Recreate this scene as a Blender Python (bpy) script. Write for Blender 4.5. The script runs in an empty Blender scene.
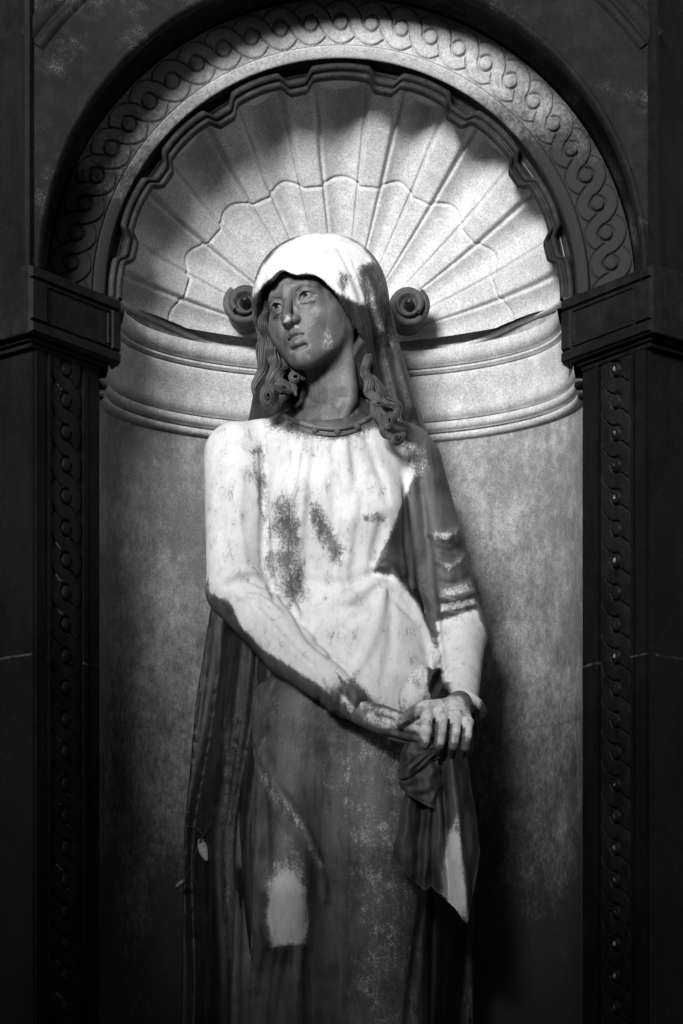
import bpy, math, random
import numpy as np

rng = np.random.default_rng(7)
random.seed(7)
C = bpy.context.scene.collection

# ------------------------------------------------------------------ measures
CAM_D, CAM_Z, F_PX, HOR = 4.92, 0.41, 2400.0, 1000.0     # camera distance, height, focal length, horizon row


def P(px, py, y=0.0):
    k = (CAM_D + y) / F_PX
    return np.array([(px - 341.0) * k, y, CAM_Z + (HOR - py) * k])


def to_px(v):
    k = F_PX / (CAM_D + v[:, 1])
    return np.stack([341.0 + v[:, 0] * k, HOR - (v[:, 2] - CAM_Z) * k], 1)


# ------------------------------------------------------------------ objects
def thing(name, label, cat, loc=(0, 0, 0), group=None):
    o = bpy.data.objects.new(name, None)
    C.objects.link(o)
    o.location = loc
    o.empty_display_size = 0.1
    o['label'] = label
    o['category'] = cat
    if group:
        o['group'] = group
    return o


def mesh_obj(name, v, f, mat, parent=None, smooth=True, attrs=None):
    me = bpy.data.meshes.new(name)
    v = np.asarray(v, dtype=float)
    if parent is not None:
        w = np.array(parent_world(parent))
        v = v - w
    if isinstance(f, np.ndarray):
        n = len(f)
        k = f.shape[1]
        me.vertices.add(len(v))
        me.vertices.foreach_set('co', v.astype(np.float32).ravel())
        me.loops.add(n * k)
        me.loops.foreach_set('vertex_index', f.astype(np.int32).ravel())
        me.polygons.add(n)
        me.polygons.foreach_set('loop_start', np.arange(0, n * k, k, dtype=np.int32))
        me.polygons.foreach_set('loop_total', np.full(n, k, dtype=np.int32))
        me.update(calc_edges=True)
        me.validate()
    else:
        me.from_pydata([tuple(p) for p in v], [], [tuple(q) for q in f])
        me.update()
    if smooth:
        me.polygons.foreach_set('use_smooth', np.ones(len(me.polygons), dtype=bool))
    if attrs:
        for an, av in attrs.items():
            a = me.attributes.new(an, 'FLOAT', 'POINT')
            a.data.foreach_set('value', np.asarray(av, dtype=np.float32))
    me.materials.append(mat)
    o = bpy.data.objects.new(name, me)
    C.objects.link(o)
    if parent is not None:
        o.parent = parent
    return o


def parent_world(p):
    l = np.zeros(3)
    while p is not None:
        l += np.array(p.location)
        p = p.parent
    return l


class MB:
    """collects simple pieces into one mesh"""
    def __init__(self):
        self.v, self.f, self.n = [], [], 0

    def add(self, v, f):
        v = np.asarray(v, dtype=float)
        self.v.append(v)
        for q in f:
            self.f.append(tuple(int(i) + self.n for i in q))
        self.n += len(v)

    def build(self, name, mat, parent=None, smooth=True, attrs=None):
        return mesh_obj(name, np.concatenate(self.v), self.f, mat, parent, smooth, attrs)


def grid_faces(nu, nv, wrap_u=False, wrap_v=False):
    iu = np.arange(nu if wrap_u else nu - 1)
    iv = np.arange(nv if wrap_v else nv - 1)
    a, b = np.meshgrid(iu, iv, indexing='ij')
    a2, b2 = (a + 1) % nu, (b + 1) % nv
    return np.stack([a * nv + b, a2 * nv + b, a2 * nv + b2, a * nv + b2], -1).reshape(-1, 4)


def tube(path, rad, seg=10, cap=True, flat=1.0):
    path = np.asarray(path, float)
    n = len(path)
    rad = np.broadcast_to(np.asarray(rad, float), (n,))
    t = np.gradient(path, axis=0)
    t /= np.linalg.norm(t, axis=1)[:, None] + 1e-9
    up = np.array([0, 0, 1.0]) if abs(t[0][2]) < 0.9 else np.array([0, 1.0, 0])
    nrm = []
    cur = np.cross(t[0], up)
    cur /= np.linalg.norm(cur)
    for i in range(n):
        cur = cur - t[i] * np.dot(cur, t[i])
        cur /= np.linalg.norm(cur) + 1e-9
        nrm.append(cur.copy())
    nrm = np.array(nrm)
    bi = np.cross(t, nrm)
    a = np.linspace(0, 2 * math.pi, seg, endpoint=False)
    v = path[:, None] + rad[:, None, None] * (np.cos(a)[None, :, None] * nrm[:, None] + flat * np.sin(a)[None, :, None] * bi[:, None])
    v = v.reshape(-1, 3)
    f = [tuple(q) for q in grid_faces(n, seg, wrap_v=True)]
    if cap:
        f.append(tuple(range(seg))[::-1])
        f.append(tuple(range((n - 1) * seg, n * seg)))
    return v, f


def spline(pts, n):
    pts = np.asarray(pts, float)
    m = len(pts)
    ext = np.concatenate([[2 * pts[0] - pts[1]], pts, [2 * pts[-1] - pts[-2]]])
    out = []
    for u in np.linspace(0, m - 1, n):
        i = min(int(u), m - 2)
        t = u - i
        p0, p1, p2, p3 = ext[i:i + 4]
        out.append(0.5 * (2 * p1 + (p2 - p0) * t + (2 * p0 - 5 * p1 + 4 * p2 - p3) * t * t + (3 * p1 - p0 - 3 * p2 + p3) * t ** 3))
    return np.array(out)


def sstep(a, b, x):
    t = np.clip((x - a) / (b - a), 0, 1)
    return t * t * (3 - 2 * t)


# ------------------------------------------------------------------ signed-distance sculpting
class Clay:
    def __init__(self, lo, hi, h):
        self.lo = np.array(lo, float)
        self.h = h
        self.n = np.ceil((np.array(hi) - self.lo) / h).astype(int) + 1
        self.F = np.full(self.n, 9.0, dtype=np.float32)
        self.ax = [(self.lo[i] + np.arange(self.n[i]) * h).astype(np.float32) for i in range(3)]

    def _sl(self, lo, hi):
        s = []
        for i in range(3):
            a = max(0, int(math.floor((lo[i] - self.lo[i]) / self.h)))
            b = min(self.n[i], int(math.ceil((hi[i] - self.lo[i]) / self.h)) + 1)
            s.append(slice(a, max(a, b)))
        return tuple(s)

    def pts(self, s):
        return (self.ax[0][s[0]][:, None, None], self.ax[1][s[1]][None, :, None], self.ax[2][s[2]][None, None, :])

    def blend(self, fn, lo, hi, k=0.01, mode='add'):
        pad = max(k, 0.002) * 1.05 + 2 * self.h
        s = self._sl(np.array(lo) - pad, np.array(hi) + pad)
        if any(q.stop <= q.start for q in s):
            return
        x, y, z = self.pts(s)
        d = fn(x, y, z).astype(np.float32)
        a = self.F[s]
        if mode == 'add':
            t = np.clip(k - np.abs(a - d), 0, None) / max(k, 1e-6)
            self.F[s] = np.minimum(a, d) - t * t * k * 0.25
        else:
            d = -d
            t = np.clip(k - np.abs(a - d), 0, None) / max(k, 1e-6)
            self.F[s] = np.maximum(a, d) + t * t * k * 0.25

    def ball(self, c, r, k=0.01, mode='add'):
        c = np.array(c, float)
        self.blend(lambda x, y, z: np.sqrt((x - c[0]) ** 2 + (y - c[1]) ** 2 + (z - c[2]) ** 2) - r, c - r, c + r, k, mode)

    def ell(self, c, r, k=0.02, mode='add', R=None):
        c = np.array(c, float)
        r = np.array(r, float)
        m = r.max() if R is not None else r

        def fn(x, y, z):
            x, y, z = x - c[0], y - c[1], z - c[2]
            if R is not None:
                x, y, z = (R[0][0] * x + R[1][0] * y + R[2][0] * z, R[0][1] * x + R[1][1] * y + R[2][1] * z, R[0][2] * x + R[1][2] * y + R[2][2] * z)
            k0 = np.sqrt((x / r[0]) ** 2 + (y / r[1]) ** 2 + (z / r[2]) ** 2)
            k1 = np.sqrt((x / r[0] ** 2) ** 2 + (y / r[1] ** 2) ** 2 + (z / r[2] ** 2) ** 2) + 1e-6
            return np.where(k0 < 0.05, -r.min(), k0 * (k0 - 1) / k1)
        self.blend(fn, c - m, c + m, k, mode)

    def cap(self, a, b, ra, rb=None, k=0.01, mode='add'):
        a = np.array(a, float)
        b = np.array(b, float)
        rb = ra if rb is None else rb
        ab = b - a
        L = float(np.dot(ab, ab)) + 1e-12
        m = max(ra, rb)

        def fn(x, y, z):
            t = np.clip(((x - a[0]) * ab[0] + (y - a[1]) * ab[1] + (z - a[2]) * ab[2]) / L, 0, 1)
            return np.sqrt((x - a[0] - t * ab[0]) ** 2 + (y - a[1] - t * ab[1]) ** 2 + (z - a[2] - t * ab[2]) ** 2) - (ra + (rb - ra) * t)
        self.blend(fn, np.minimum(a, b) - m, np.maximum(a, b) + m, k, mode)

    def chain(self, pts, rad, k=0.01, mode='add'):
        """one tube along several points, blended once"""
        pts = np.array(pts, float)
        rad = np.broadcast_to(np.asarray(rad, float), (len(pts),))
        m = rad.max()

        def fn(x, y, z):
            out = None
            for i in range(len(pts) - 1):
                a, ab = pts[i], pts[i + 1] - pts[i]
                L = float(np.dot(ab, ab)) + 1e-12
                t = np.clip(((x - a[0]) * ab[0] + (y - a[1]) * ab[1] + (z - a[2]) * ab[2]) / L, 0, 1)
                d = np.sqrt((x - a[0] - t * ab[0]) ** 2 + (y - a[1] - t * ab[1]) ** 2 + (z - a[2] - t * ab[2]) ** 2) - (rad[i] + (rad[i + 1] - rad[i]) * t)
                out = d if out is None else np.minimum(out, d)
            return out
        self.blend(fn, pts.min(0) - m, pts.max(0) + m, k, mode)

    def sample(self, p):
        q = (np.asarray(p) - self.lo) / self.h
        q = np.clip(q, 0, self.n - 1.001)
        i = q.astype(int)
        f = q - i
        out = 0
        for dx in (0, 1):
            for dy in (0, 1):
                for dz in (0, 1):
                    w = (f[..., 0] if dx else 1 - f[..., 0]) * (f[..., 1] if dy else 1 - f[..., 1]) * (f[..., 2] if dz else 1 - f[..., 2])
                    out = out + w * self.F[i[..., 0] + dx, i[..., 1] + dy, i[..., 2] + dz]
        return out

    def front(self, px, py, y0=None, y1=None, default=None):
        """where the sight line through a measured point first meets the clay"""
        ys = np.arange(self.ax[1][0] if y0 is None else y0, self.ax[1][-1] if y1 is None else y1, self.h * 0.5)
        pts = np.stack([P(px, py, y) for y in ys])
        d = self.sample(pts)
        w = np.nonzero(d < 0)[0]
        if len(w) == 0:
            return None if default is None else P(px, py, default)
        return pts[max(w[0] - 1, 0)]

    def fold(self, pxs, r, k=0.012, mode='add', sink=0.0, n=14, y0=None):
        """a ridge (add) or groove (cut) laid on the surface along measured points; r may be a list"""
        pxs = spline(np.asarray(pxs, float), n)
        rr = np.interp(np.linspace(0, 1, n), np.linspace(0, 1, len(np.atleast_1d(r))), np.atleast_1d(r)) if np.ndim(r) else np.full(n, r)
        pts, rad = [], []
        for (a, b), q in zip(pxs, rr):
            p = self.front(a, b, y0)
            if p is None:
                continue
            pts.append(p + np.array([0, sink, 0]))
            rad.append(q)
        if len(pts) > 1:
            self.chain(pts, rad, k, mode)

    def mesh(self):
        F, h = self.F, self.h
        neg = F < 0
        nx, ny, nz = F.shape
        cnt = np.zeros((nx - 1, ny - 1, nz - 1), np.uint8)
        for dx in (0, 1):
            for dy in (0, 1):
                for dz in (0, 1):
                    cnt += neg[dx:nx - 1 + dx, dy:ny - 1 + dy, dz:nz - 1 + dz]
        act = (cnt > 0) & (cnt < 8)
        ci = np.argwhere(act)
        idx = np.full(act.shape, -1, np.int64)
        idx[act] = np.arange(len(ci))
        pos = np.zeros((len(ci), 3))
        wt = np.zeros(len(ci))
        corners = [(dx, dy, dz) for dx in (0, 1) for dy in (0, 1) for dz in (0, 1)]
        vals = {c: F[ci[:, 0] + c[0], ci[:, 1] + c[1], ci[:, 2] + c[2]].astype(np.float64) for c in corners}
        for c in corners:
            for a in range(3):
                if c[a] == 0:
                    d = list(c)
                    d[a] = 1
                    va, vb = vals[c], vals[tuple(d)]
                    m = (va < 0) != (vb < 0)
                    t = np.where(m, va / np.where(m, va - vb, 1), 0)
                    p = np.tile(np.array(c, float), (len(ci), 1))
                    p[:, a] += t
                    pos += p * m[:, None]
                    wt += m
        v = (ci + pos / wt[:, None]) * h + self.lo
        faces = []
        for a in range(3):
            b, c = (a + 1) % 3, (a + 2) % 3
            sl0 = [slice(None)] * 3
            sl1 = [slice(None)] * 3
            sl0[a] = slice(0, -1)
            sl1[a] = slice(1, None)
            e = neg[tuple(sl0)] != neg[tuple(sl1)]
            first = neg[tuple(sl0)]
            w = np.argwhere(e)
            ok = (w[:, b] > 0) & (w[:, c] > 0) & (w[:, b] < F.shape[b] - 1) & (w[:, c] < F.shape[c] - 1)
            w = w[ok]
            fl = first[w[:, 0], w[:, 1], w[:, 2]]
            q = []
            for (db, dc) in ((-1, -1), (0, -1), (0, 0), (-1, 0)):
                u = w.copy()
                u[:, b] += db
                u[:, c] += dc
                q.append(idx[u[:, 0], u[:, 1], u[:, 2]])
            q = np.stack(q, 1)
            q = np.where(fl[:, None], q, q[:, ::-1])
            faces.append(q)
        f = np.concatenate(faces)
        f = f[(f >= 0).all(1)]
        return v, f

    def noise_field(self):
        pass


def relax(v, f, it=2, lam=0.5):
    e = np.concatenate([f[:, [i, (i + 1) % 4]] for i in range(4)])
    a = np.concatenate([e[:, 0], e[:, 1]])
    b = np.concatenate([e[:, 1], e[:, 0]])
    cnt = np.bincount(a, minlength=len(v)).astype(float)[:, None]
    v = v.copy()
    for k in range(it * 2):
        s = np.stack([np.bincount(a, weights=v[b, i], minlength=len(v)) for i in range(3)], 1) / cnt
        v += (lam if k % 2 == 0 else -lam * 1.02) * (s - v)
    return v


def join(parts):
    vs, fs, n = [], [], 0
    for v, f in parts:
        vs.append(v)
        fs.append(np.asarray(f) + n)
        n += len(v)
    return np.concatenate(vs), np.concatenate(fs)


def poly_sd(pt, poly):
    """signed distance (inside positive) of 2-d points to a polygon"""
    poly = np.asarray(poly, float)
    d = np.full(len(pt), 1e9)
    ins = np.zeros(len(pt), bool)
    for i in range(len(poly)):
        a, b = poly[i], poly[(i + 1) % len(poly)]
        e = b - a
        w = pt - a
        t = np.clip((w @ e) / (e @ e), 0, 1)
        d = np.minimum(d, np.linalg.norm(w - t[:, None] * e, axis=1))
        cnd = (a[1] <= pt[:, 1]) != (b[1] <= pt[:, 1])
        xx = a[0] + (pt[:, 1] - a[1]) / np.where(b[1] == a[1], 1e-9, b[1] - a[1]) * (b[0] - a[0])
        ins ^= cnd & (pt[:, 0] < xx)
    return np.where(ins, d, -d)


def stain(v, spots):
    """weathering value per vertex: later spots override earlier ones; (polygon, soft, value)"""
    p = to_px(v)
    out = np.zeros(len(v))
    for poly, soft, val in spots:
        w = sstep(-soft, soft, poly_sd(p, poly))
        out = out * (1 - w) + val * w
    return out


def normals(v, f):
    a, b, c = v[f[:, 0]], v[f[:, 1]], v[f[:, 2]]
    n = np.cross(b - a, c - a)
    out = np.zeros_like(v)
    for i in range(f.shape[1]):
        np.add.at(out, f[:, i], n)
    return out / (np.linalg.norm(out, axis=1)[:, None] + 1e-12)


# ------------------------------------------------------------------ materials
def new_mat(name):
    m = bpy.data.materials.new(name)
    m.use_nodes = True
    nt = m.node_tree
    nt.nodes.clear()
    out = nt.nodes.new('ShaderNodeOutputMaterial')
    b = nt.nodes.new('ShaderNodeBsdfPrincipled')
    nt.links.new(b.outputs[0], out.inputs[0])
    return m, nt, b


class N:
    def __init__(self, nt):
        self.nt = nt

    def link(self, a, b):
        self.nt.links.new(a, b)

    def coord(self):
        return self.nt.nodes.new('ShaderNodeTexCoord').outputs['Object']

    def geo_pos(self):
        return self.nt.nodes.new('ShaderNodeNewGeometry').outputs['Position']

    def mapping(self, src, scale):
        m = self.nt.nodes.new('ShaderNodeMapping')
        m.inputs['Scale'].default_value = scale
        self.link(src, m.inputs['Vector'])
        return m.outputs[0]

    def noise(self, vec, scale, detail=4, rough=0.55, dist=0.0):
        n = self.nt.nodes.new('ShaderNodeTexNoise')
        n.inputs['Scale'].default_value = scale
        n.inputs['Detail'].default_value = detail
        n.inputs['Roughness'].default_value = rough
        n.inputs['Distortion'].default_value = dist
        self.link(vec, n.inputs['Vector'])
        return n.outputs['Fac']

    def math(self, op, a, b=None, clamp=False):
        m = self.nt.nodes.new('ShaderNodeMath')
        m.operation = op
        m.use_clamp = clamp
        for i, q in enumerate((a, b)):
            if q is None:
                continue
            if isinstance(q, (int, float)):
                m.inputs[i].default_value = q
            else:
                self.link(q, m.inputs[i])
        return m.outputs[0]

    def ramp(self, x, a, b, lo=0.0, hi=1.0, smooth=True):
        m = self.nt.nodes.new('ShaderNodeMapRange')
        m.interpolation_type = 'SMOOTHSTEP' if smooth else 'LINEAR'
        m.inputs['From Min'].default_value = a
        m.inputs['From Max'].default_value = b
        m.inputs['To Min'].default_value = lo
        m.inputs['To Max'].default_value = hi
        self.link(x, m.inputs['Value'])
        return m.outputs['Result']

    def mix(self, f, a, b):
        """mix two grey values"""
        m = self.nt.nodes.new('ShaderNodeMix')
        m.data_type = 'FLOAT'
        self.link(f, m.inputs[0]) if not isinstance(f, (int, float)) else setattr(m.inputs[0], 'default_value', f)
        for s, q in ((m.inputs[2], a), (m.inputs[3], b)):
            if isinstance(q, (int, float)):
                s.default_value = q
            else:
                self.link(q, s)
        return m.outputs[0]

    def grey(self, x):
        c = self.nt.nodes.new('ShaderNodeCombineColor')
        for i in range(3):
            self.link(x, c.inputs[i])
        return c.outputs[0]

    def attr(self, name):
        a = self.nt.nodes.new('ShaderNodeAttribute')
        a.attribute_name = name
        return a.outputs['Fac']

    def bump(self, h, strength, dist, bsdf):
        b = self.nt.nodes.new('ShaderNodeBump')
        b.inputs['Strength'].default_value = strength
        b.inputs['Distance'].default_value = dist
        self.link(h, b.inputs['Height'])
        self.link(b.outputs[0], bsdf.inputs['Normal'])

    def sep(self, v):
        s = self.nt.nodes.new('ShaderNodeSeparateXYZ')
        self.link(v, s.inputs[0])
        return s.outputs


def mat_bronze(name, base=(0.024, 0.075), rough=0.46, dep=True, dust=0.12, white=0.66):
    m, nt, b = new_mat(name)
    n = N(nt)
    p = n.geo_pos()
    big = n.noise(p, 9, 4, 0.6)
    fine = n.noise(p, 160, 3, 0.6)
    streak = n.noise(n.mapping(p, (1, 1, 0.12)), 40, 4, 0.6)
    col = n.mix(n.ramp(big, 0.35, 0.65), base[0], base[1])
    col = n.mix(n.math('MULTIPLY', n.ramp(streak, 0.48, 0.72), 0.5), col, base[1] * 1.9)
    # pale dust specks
    speck = n.ramp(n.noise(p, 420, 2, 0.5), 0.66, 0.74)
    speck = n.math('MULTIPLY', speck, n.ramp(n.noise(p, 14, 3, 0.6), 0.45, 0.7))
    col = n.mix(n.math('MULTIPLY', speck, dust * 3, True), col, 0.3)
    if dep:
        a = n.attr('deposit')
        nz = n.noise(p, 26, 8, 0.75)
        nz2 = n.noise(p, 240, 5, 0.75)
        nz3 = n.noise(n.mapping(p, (1, 1, 0.3)), 80, 6, 0.72)
        edge = n.math('ADD', n.math('MULTIPLY', n.math('SUBTRACT', nz, 0.5), 1.1), n.math('ADD', n.math('MULTIPLY', n.math('SUBTRACT', nz2, 0.5), 1.15), n.math('MULTIPLY', n.math('SUBTRACT', nz3, 0.5), 0.9)))
        tot_ = n.math('ADD', a, edge)
        fac = n.ramp(tot_, 0.40, 0.84)
        # the coat itself is uneven: thin greyish places, dark pores, faint run marks
        thin = n.ramp(n.noise(p, 13, 6, 0.68), 0.38, 0.66)
        wcol = n.mix(thin, white * 0.85, white)
        wcol = n.mix(n.math('MULTIPLY', n.ramp(nz3, 0.52, 0.36), 0.18), wcol, 0.30)
        pore = n.math('MULTIPLY', n.ramp(n.noise(p, 210, 4, 0.7), 0.60, 0.72), n.ramp(n.noise(p, 18, 5, 0.65), 0.46, 0.62))
        wcol = n.mix(n.math('MULTIPLY', pore, 0.6), wcol, 0.10)
        mid = n.ramp(n.math('ADD', a, n.math('MULTIPLY', edge, 0.9)), 0.08, 0.60)
        col = n.mix(n.math('MULTIPLY', mid, 0.65), col, 0.16)
        col = n.mix(fac, col, wcol)
        n.link(n.mix(fac, n.mix(n.ramp(streak, 0.4, 0.7), rough, rough + 0.2), 0.95), b.inputs['Roughness'])
        hgt = n.math('ADD', n.math('MULTIPLY', fac, 0.6), n.math('ADD', n.math('MULTIPLY', fine, 0.35), n.math('MULTIPLY', big, 0.5)))
        n.link(n.mix(fac, 0.35, 0.12), b.inputs['Specular IOR Level'])
    else:
        b.inputs['Roughness'].default_value = rough
        hgt = n.math('ADD', fine, big)
    n.link(n.grey(col), b.inputs['Base Color'])
    n.bump(n.math('ADD', hgt, n.math('MULTIPLY', n.noise(p, 75, 6, 0.7), 0.9)), 0.6, 0.0025, b)
    return m


def mat_stone(name, lo, hi, speck=0.0, streak=0.3, rough=0.85, bump=0.5, joint=None, pale=None, stainz=None, shade_grime=None, wear_glint=False):
    """grey stone; joint = height of a pale mortar line, pale = (value, noise scale, lo, hi) lichen patches"""
    m, nt, b = new_mat(name)
    n = N(nt)
    p = n.geo_pos()
    x, y, z = n.sep(p)
    big = n.noise(p, 5, 6, 0.62, 0.4)
    med = n.noise(p, 38, 5, 0.65)
    fine = n.noise(p, 260, 3, 0.6)
    strk = n.noise(n.mapping(p, (1, 1, 0.22)), 26, 6, 0.7)
    t = n.math('ADD', n.math('MULTIPLY', big, 0.45), n.math('ADD', n.math('MULTIPLY', med, 0.3), n.math('MULTIPLY', strk, streak)))
    col = n.mix(n.ramp(t, 0.36 + 0.1 * streak, 0.62 + 0.3 * streak), lo, hi)
    col = n.math('MULTIPLY', col, n.ramp(fine, 0.25, 0.75, 0.6, 1.35, False))
    if pale is not None:
        val, sc, a, c = pale
        f = n.ramp(n.noise(p, sc, 6, 0.7), a, c)
        f = n.math('MULTIPLY', f, n.ramp(n.noise(p, 300, 3, 0.7), 0.42, 0.62))
        col = n.mix(f, col, val)
    if speck:
        f = n.ramp(n.noise(p, 330, 4, 0.7), 0.58, 0.78)
        f = n.math('MULTIPLY', f, n.ramp(n.noise(p, 8, 6, 0.7), 0.44, 0.70))
        col = n.mix(n.math('MULTIPLY', f, speck), col, 0.12)
    if joint is not None:
        wz = n.math('ADD', z, n.math('MULTIPLY', n.math('SUBTRACT', n.noise(p, 20, 3), 0.5), 0.008))
        d = n.math('ABSOLUTE', n.math('SUBTRACT', wz, joint))
        f = n.ramp(d, 0.0012, 0.003, 1, 0)
        f = n.math('MULTIPLY', f, n.ramp(n.noise(p, 30, 3), 0.38, 0.6))
        col = n.mix(n.math('MULTIPLY', f, 0.5), col, 0.09)
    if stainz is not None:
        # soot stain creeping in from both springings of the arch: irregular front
        cz, cx0, dark_tone = stainz
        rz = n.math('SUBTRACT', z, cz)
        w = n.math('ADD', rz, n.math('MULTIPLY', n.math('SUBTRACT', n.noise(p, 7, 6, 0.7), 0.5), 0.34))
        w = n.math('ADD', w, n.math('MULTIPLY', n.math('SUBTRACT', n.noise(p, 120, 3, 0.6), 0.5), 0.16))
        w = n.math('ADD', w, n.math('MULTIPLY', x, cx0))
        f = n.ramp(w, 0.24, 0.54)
        col = n.mix(f, dark_tone, col)
    if wear_glint:
        # rubbed and lichen-tipped high points of the carving, and painted strand-edge highlights
        f = n.math('MULTIPLY', n.attr('wear_glint'), n.ramp(n.noise(p, 16, 4, 0.6), 0.36, 0.62))
        f = n.ramp(n.math('ADD', f, n.math('MULTIPLY', n.math('SUBTRACT', n.noise(p, 260, 3, 0.6), 0.5), 0.9)), 0.35, 0.75)
        col = n.mix(n.math('MULTIPLY', f, 0.8), col, 0.30)
    if shade_grime is not None:
        # shade towards the floor painted into the colour, mixed with streaky grime
        z0, z1_, dark_tone = shade_grime
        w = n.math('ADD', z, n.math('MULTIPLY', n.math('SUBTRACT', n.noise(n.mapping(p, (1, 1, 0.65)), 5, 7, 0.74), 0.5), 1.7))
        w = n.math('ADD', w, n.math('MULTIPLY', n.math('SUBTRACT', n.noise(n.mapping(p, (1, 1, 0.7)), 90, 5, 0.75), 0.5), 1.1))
        col = n.mix(n.ramp(w, z0, z1_), dark_tone, col)
    n.link(n.grey(col), b.inputs['Base Color'])
    b.inputs['Roughness'].default_value = rough
    b.inputs['Specular IOR Level'].default_value = 0.3 if hi > 0.1 else 0.07
    h = n.math('ADD', n.math('MULTIPLY', med, 0.6), n.math('ADD', n.math('MULTIPLY', fine, 0.35), n.math('MULTIPLY', big, 0.5)))
    n.bump(h, bump, 0.004, b)
    return m


ZS = 1.85                     # springing line of the arch
JOINT = CAM_Z + (1000 - 654) / 508.5
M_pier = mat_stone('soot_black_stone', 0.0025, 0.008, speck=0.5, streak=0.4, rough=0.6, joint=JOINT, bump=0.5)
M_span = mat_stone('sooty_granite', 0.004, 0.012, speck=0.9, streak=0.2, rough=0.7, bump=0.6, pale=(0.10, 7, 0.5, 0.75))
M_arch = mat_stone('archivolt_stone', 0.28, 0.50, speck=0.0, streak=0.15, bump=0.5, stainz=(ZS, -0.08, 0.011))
M_niche = mat_stone('niche_limestone', 0.17, 0.46, streak=0.16, rough=0.9, bump=0.5, joint=0.992, shade_grime=(0.45, 1.6, 0.024))
M_shell = mat_stone('shell_limestone', 0.36, 0.58, streak=0.2, rough=0.9, bump=0.45)
M_cornice = mat_stone('cornice_limestone', 0.34, 0.60, streak=0.25, rough=0.9, bump=0.5)
M_rim = mat_stone('rim_stone', 0.012, 0.045, speck=0.4, streak=0.2, rough=0.6)
M_ground = mat_stone('gravel_path', 0.08, 0.2, streak=0.1, bump=1.0)
M_bronze = mat_bronze('weathered_bronze')
M_skin = mat_bronze('bronze_flesh', base=(0.034, 0.11), rough=0.42, dust=0.3)
M_cloak = mat_bronze('dark_bronze_cloak', base=(0.004, 0.012), rough=0.5, dust=0.25)
M_hair = mat_bronze('bronze_hair', base=(0.018, 0.055), rough=0.45)

# ------------------------------------------------------------------ architecture
BASE = -1.0                                       # ground level below the plinth
NW, ND = 0.497, 0.40                              # niche half-width and depth
NY = -0.02                                        # plane of the niche mouth

niche = thing('shell_niche', 'pale curved stone niche with scallop shell half dome and carved arch round the statue', 'niche', (0, 0, 0))


def sweep_niche(profile, n=97, name='wall', mat=None, parent=None, smooth=True):
    """profile: (inward offset, z) swept round the half-ellipse plan"""
    a = np.linspace(0, math.pi, n)
    v = []
    for t in a:
        for off, z in profile:
            v.append(((NW - off) * math.cos(t), NY + (ND - off) * math.sin(t), z))
    return mesh_obj(name, v, grid_faces(n, len(profile))[:, ::-1], mat, parent, smooth)


zc = ZS - 0.027
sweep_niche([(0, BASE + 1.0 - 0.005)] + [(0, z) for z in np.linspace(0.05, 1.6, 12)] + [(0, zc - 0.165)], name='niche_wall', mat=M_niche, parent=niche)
prof = [(-0.01, zc - 0.192), (0.008, zc - 0.188), (0.014, zc - 0.183), (0.014, zc - 0.176), (0.010, zc - 0.1745), (-0.006, zc - 0.1735), (-0.006, zc - 0.1685), (0.016, zc - 0.1675), (0.021, zc - 0.160), (0.020, zc - 0.152),
        (0.016, zc - 0.150), (-0.004, zc - 0.149), (-0.004, zc - 0.1445), (0.018, zc - 0.1435), (0.022, zc - 0.125), (0.022, zc - 0.108), (0.027, zc - 0.090), (0.034, zc - 0.074), (0.038, zc - 0.0575),
        (0.038, zc - 0.052), (0.020, zc - 0.051), (0.020, zc - 0.0465), (0.044, zc - 0.0455), (0.045, zc - 0.040), (0.026, zc - 0.039), (0.026, zc - 0.0345), (0.050, zc - 0.0335), (0.056, zc - 0.004), (0.053, zc), (-0.01, zc + 0.002)]
co = sweep_niche(prof, name='cornice', mat=M_cornice, parent=niche, smooth=False)
# wall strip behind the shell's lower lip
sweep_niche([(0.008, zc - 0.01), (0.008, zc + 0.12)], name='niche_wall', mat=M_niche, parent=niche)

# --- scallop shell
A0, B0 = 0.468, 0.355
NOT = np.radians([11.5, 32.5, 55, 76.5])
nots = np.concatenate([math.pi / 2 - NOT, math.pi / 2 + NOT])


def lobes(th):
    """0 at the middle of a lobe .. 1 on a rib between lobes, and signed distance to rib centre"""
    d = np.min(np.abs(th[..., None] - nots), -1)
    return d


def shell_pt(th, u, lift=0.0):
    """th: angle of the meridian, u: 0 hinge .. 1 rim"""
    ph = u * math.pi / 2
    d = lobes(th)
    ribw = math.radians(4.3)
    rib = 1 - sstep(ribw * 0.8, ribw * 1.25, d)
    scoop = np.where(d > ribw, np.sin(np.clip((d - ribw) / math.radians(6.8), 0, 1) * math.pi / 2), 0)
    amp = 0.050 * sstep(0.0, 0.9, u) + 0.002
    groove = np.exp(-((d - ribw * 1.05) / math.radians(0.7)) ** 2) * 0.015 * sstep(0.1, 0.5, u)
    # growth line: scalloped step half way up
    uline = 0.446 + 0.077 * np.abs(np.cos(th)) ** 1.5 + 0.020 * np.sqrt(np.clip(scoop, 0, 1)) - 0.010
    gl = np.exp(-((u - uline) / 0.0045) ** 2) * 0.006
    stepv = 0.0
    off = amp * scoop + groove + gl - stepv - lift
    s = np.sin(ph) * 0.86 + 0.14 * u ** 0.5
    rad = 1.0
    ax, az, by = A0 + off * np.sin(ph), A0 + off * np.sin(ph), B0 + off * np.cos(ph)
    x = ax * np.cos(th) * s
    z = ZS + az * np.sin(th) * np.sin(ph) ** 0.95
    y = NY + 0.03 + by * (0.55 * np.cos(ph) + 0.45 * (1 - np.sin(ph) ** 1.15))
    q = np.hypot(x, z - ZS)
    k_ = np.minimum(1.0, 0.470 / np.maximum(q, 1e-6))
    return x * k_, y, ZS + (z - ZS) * k_


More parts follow.
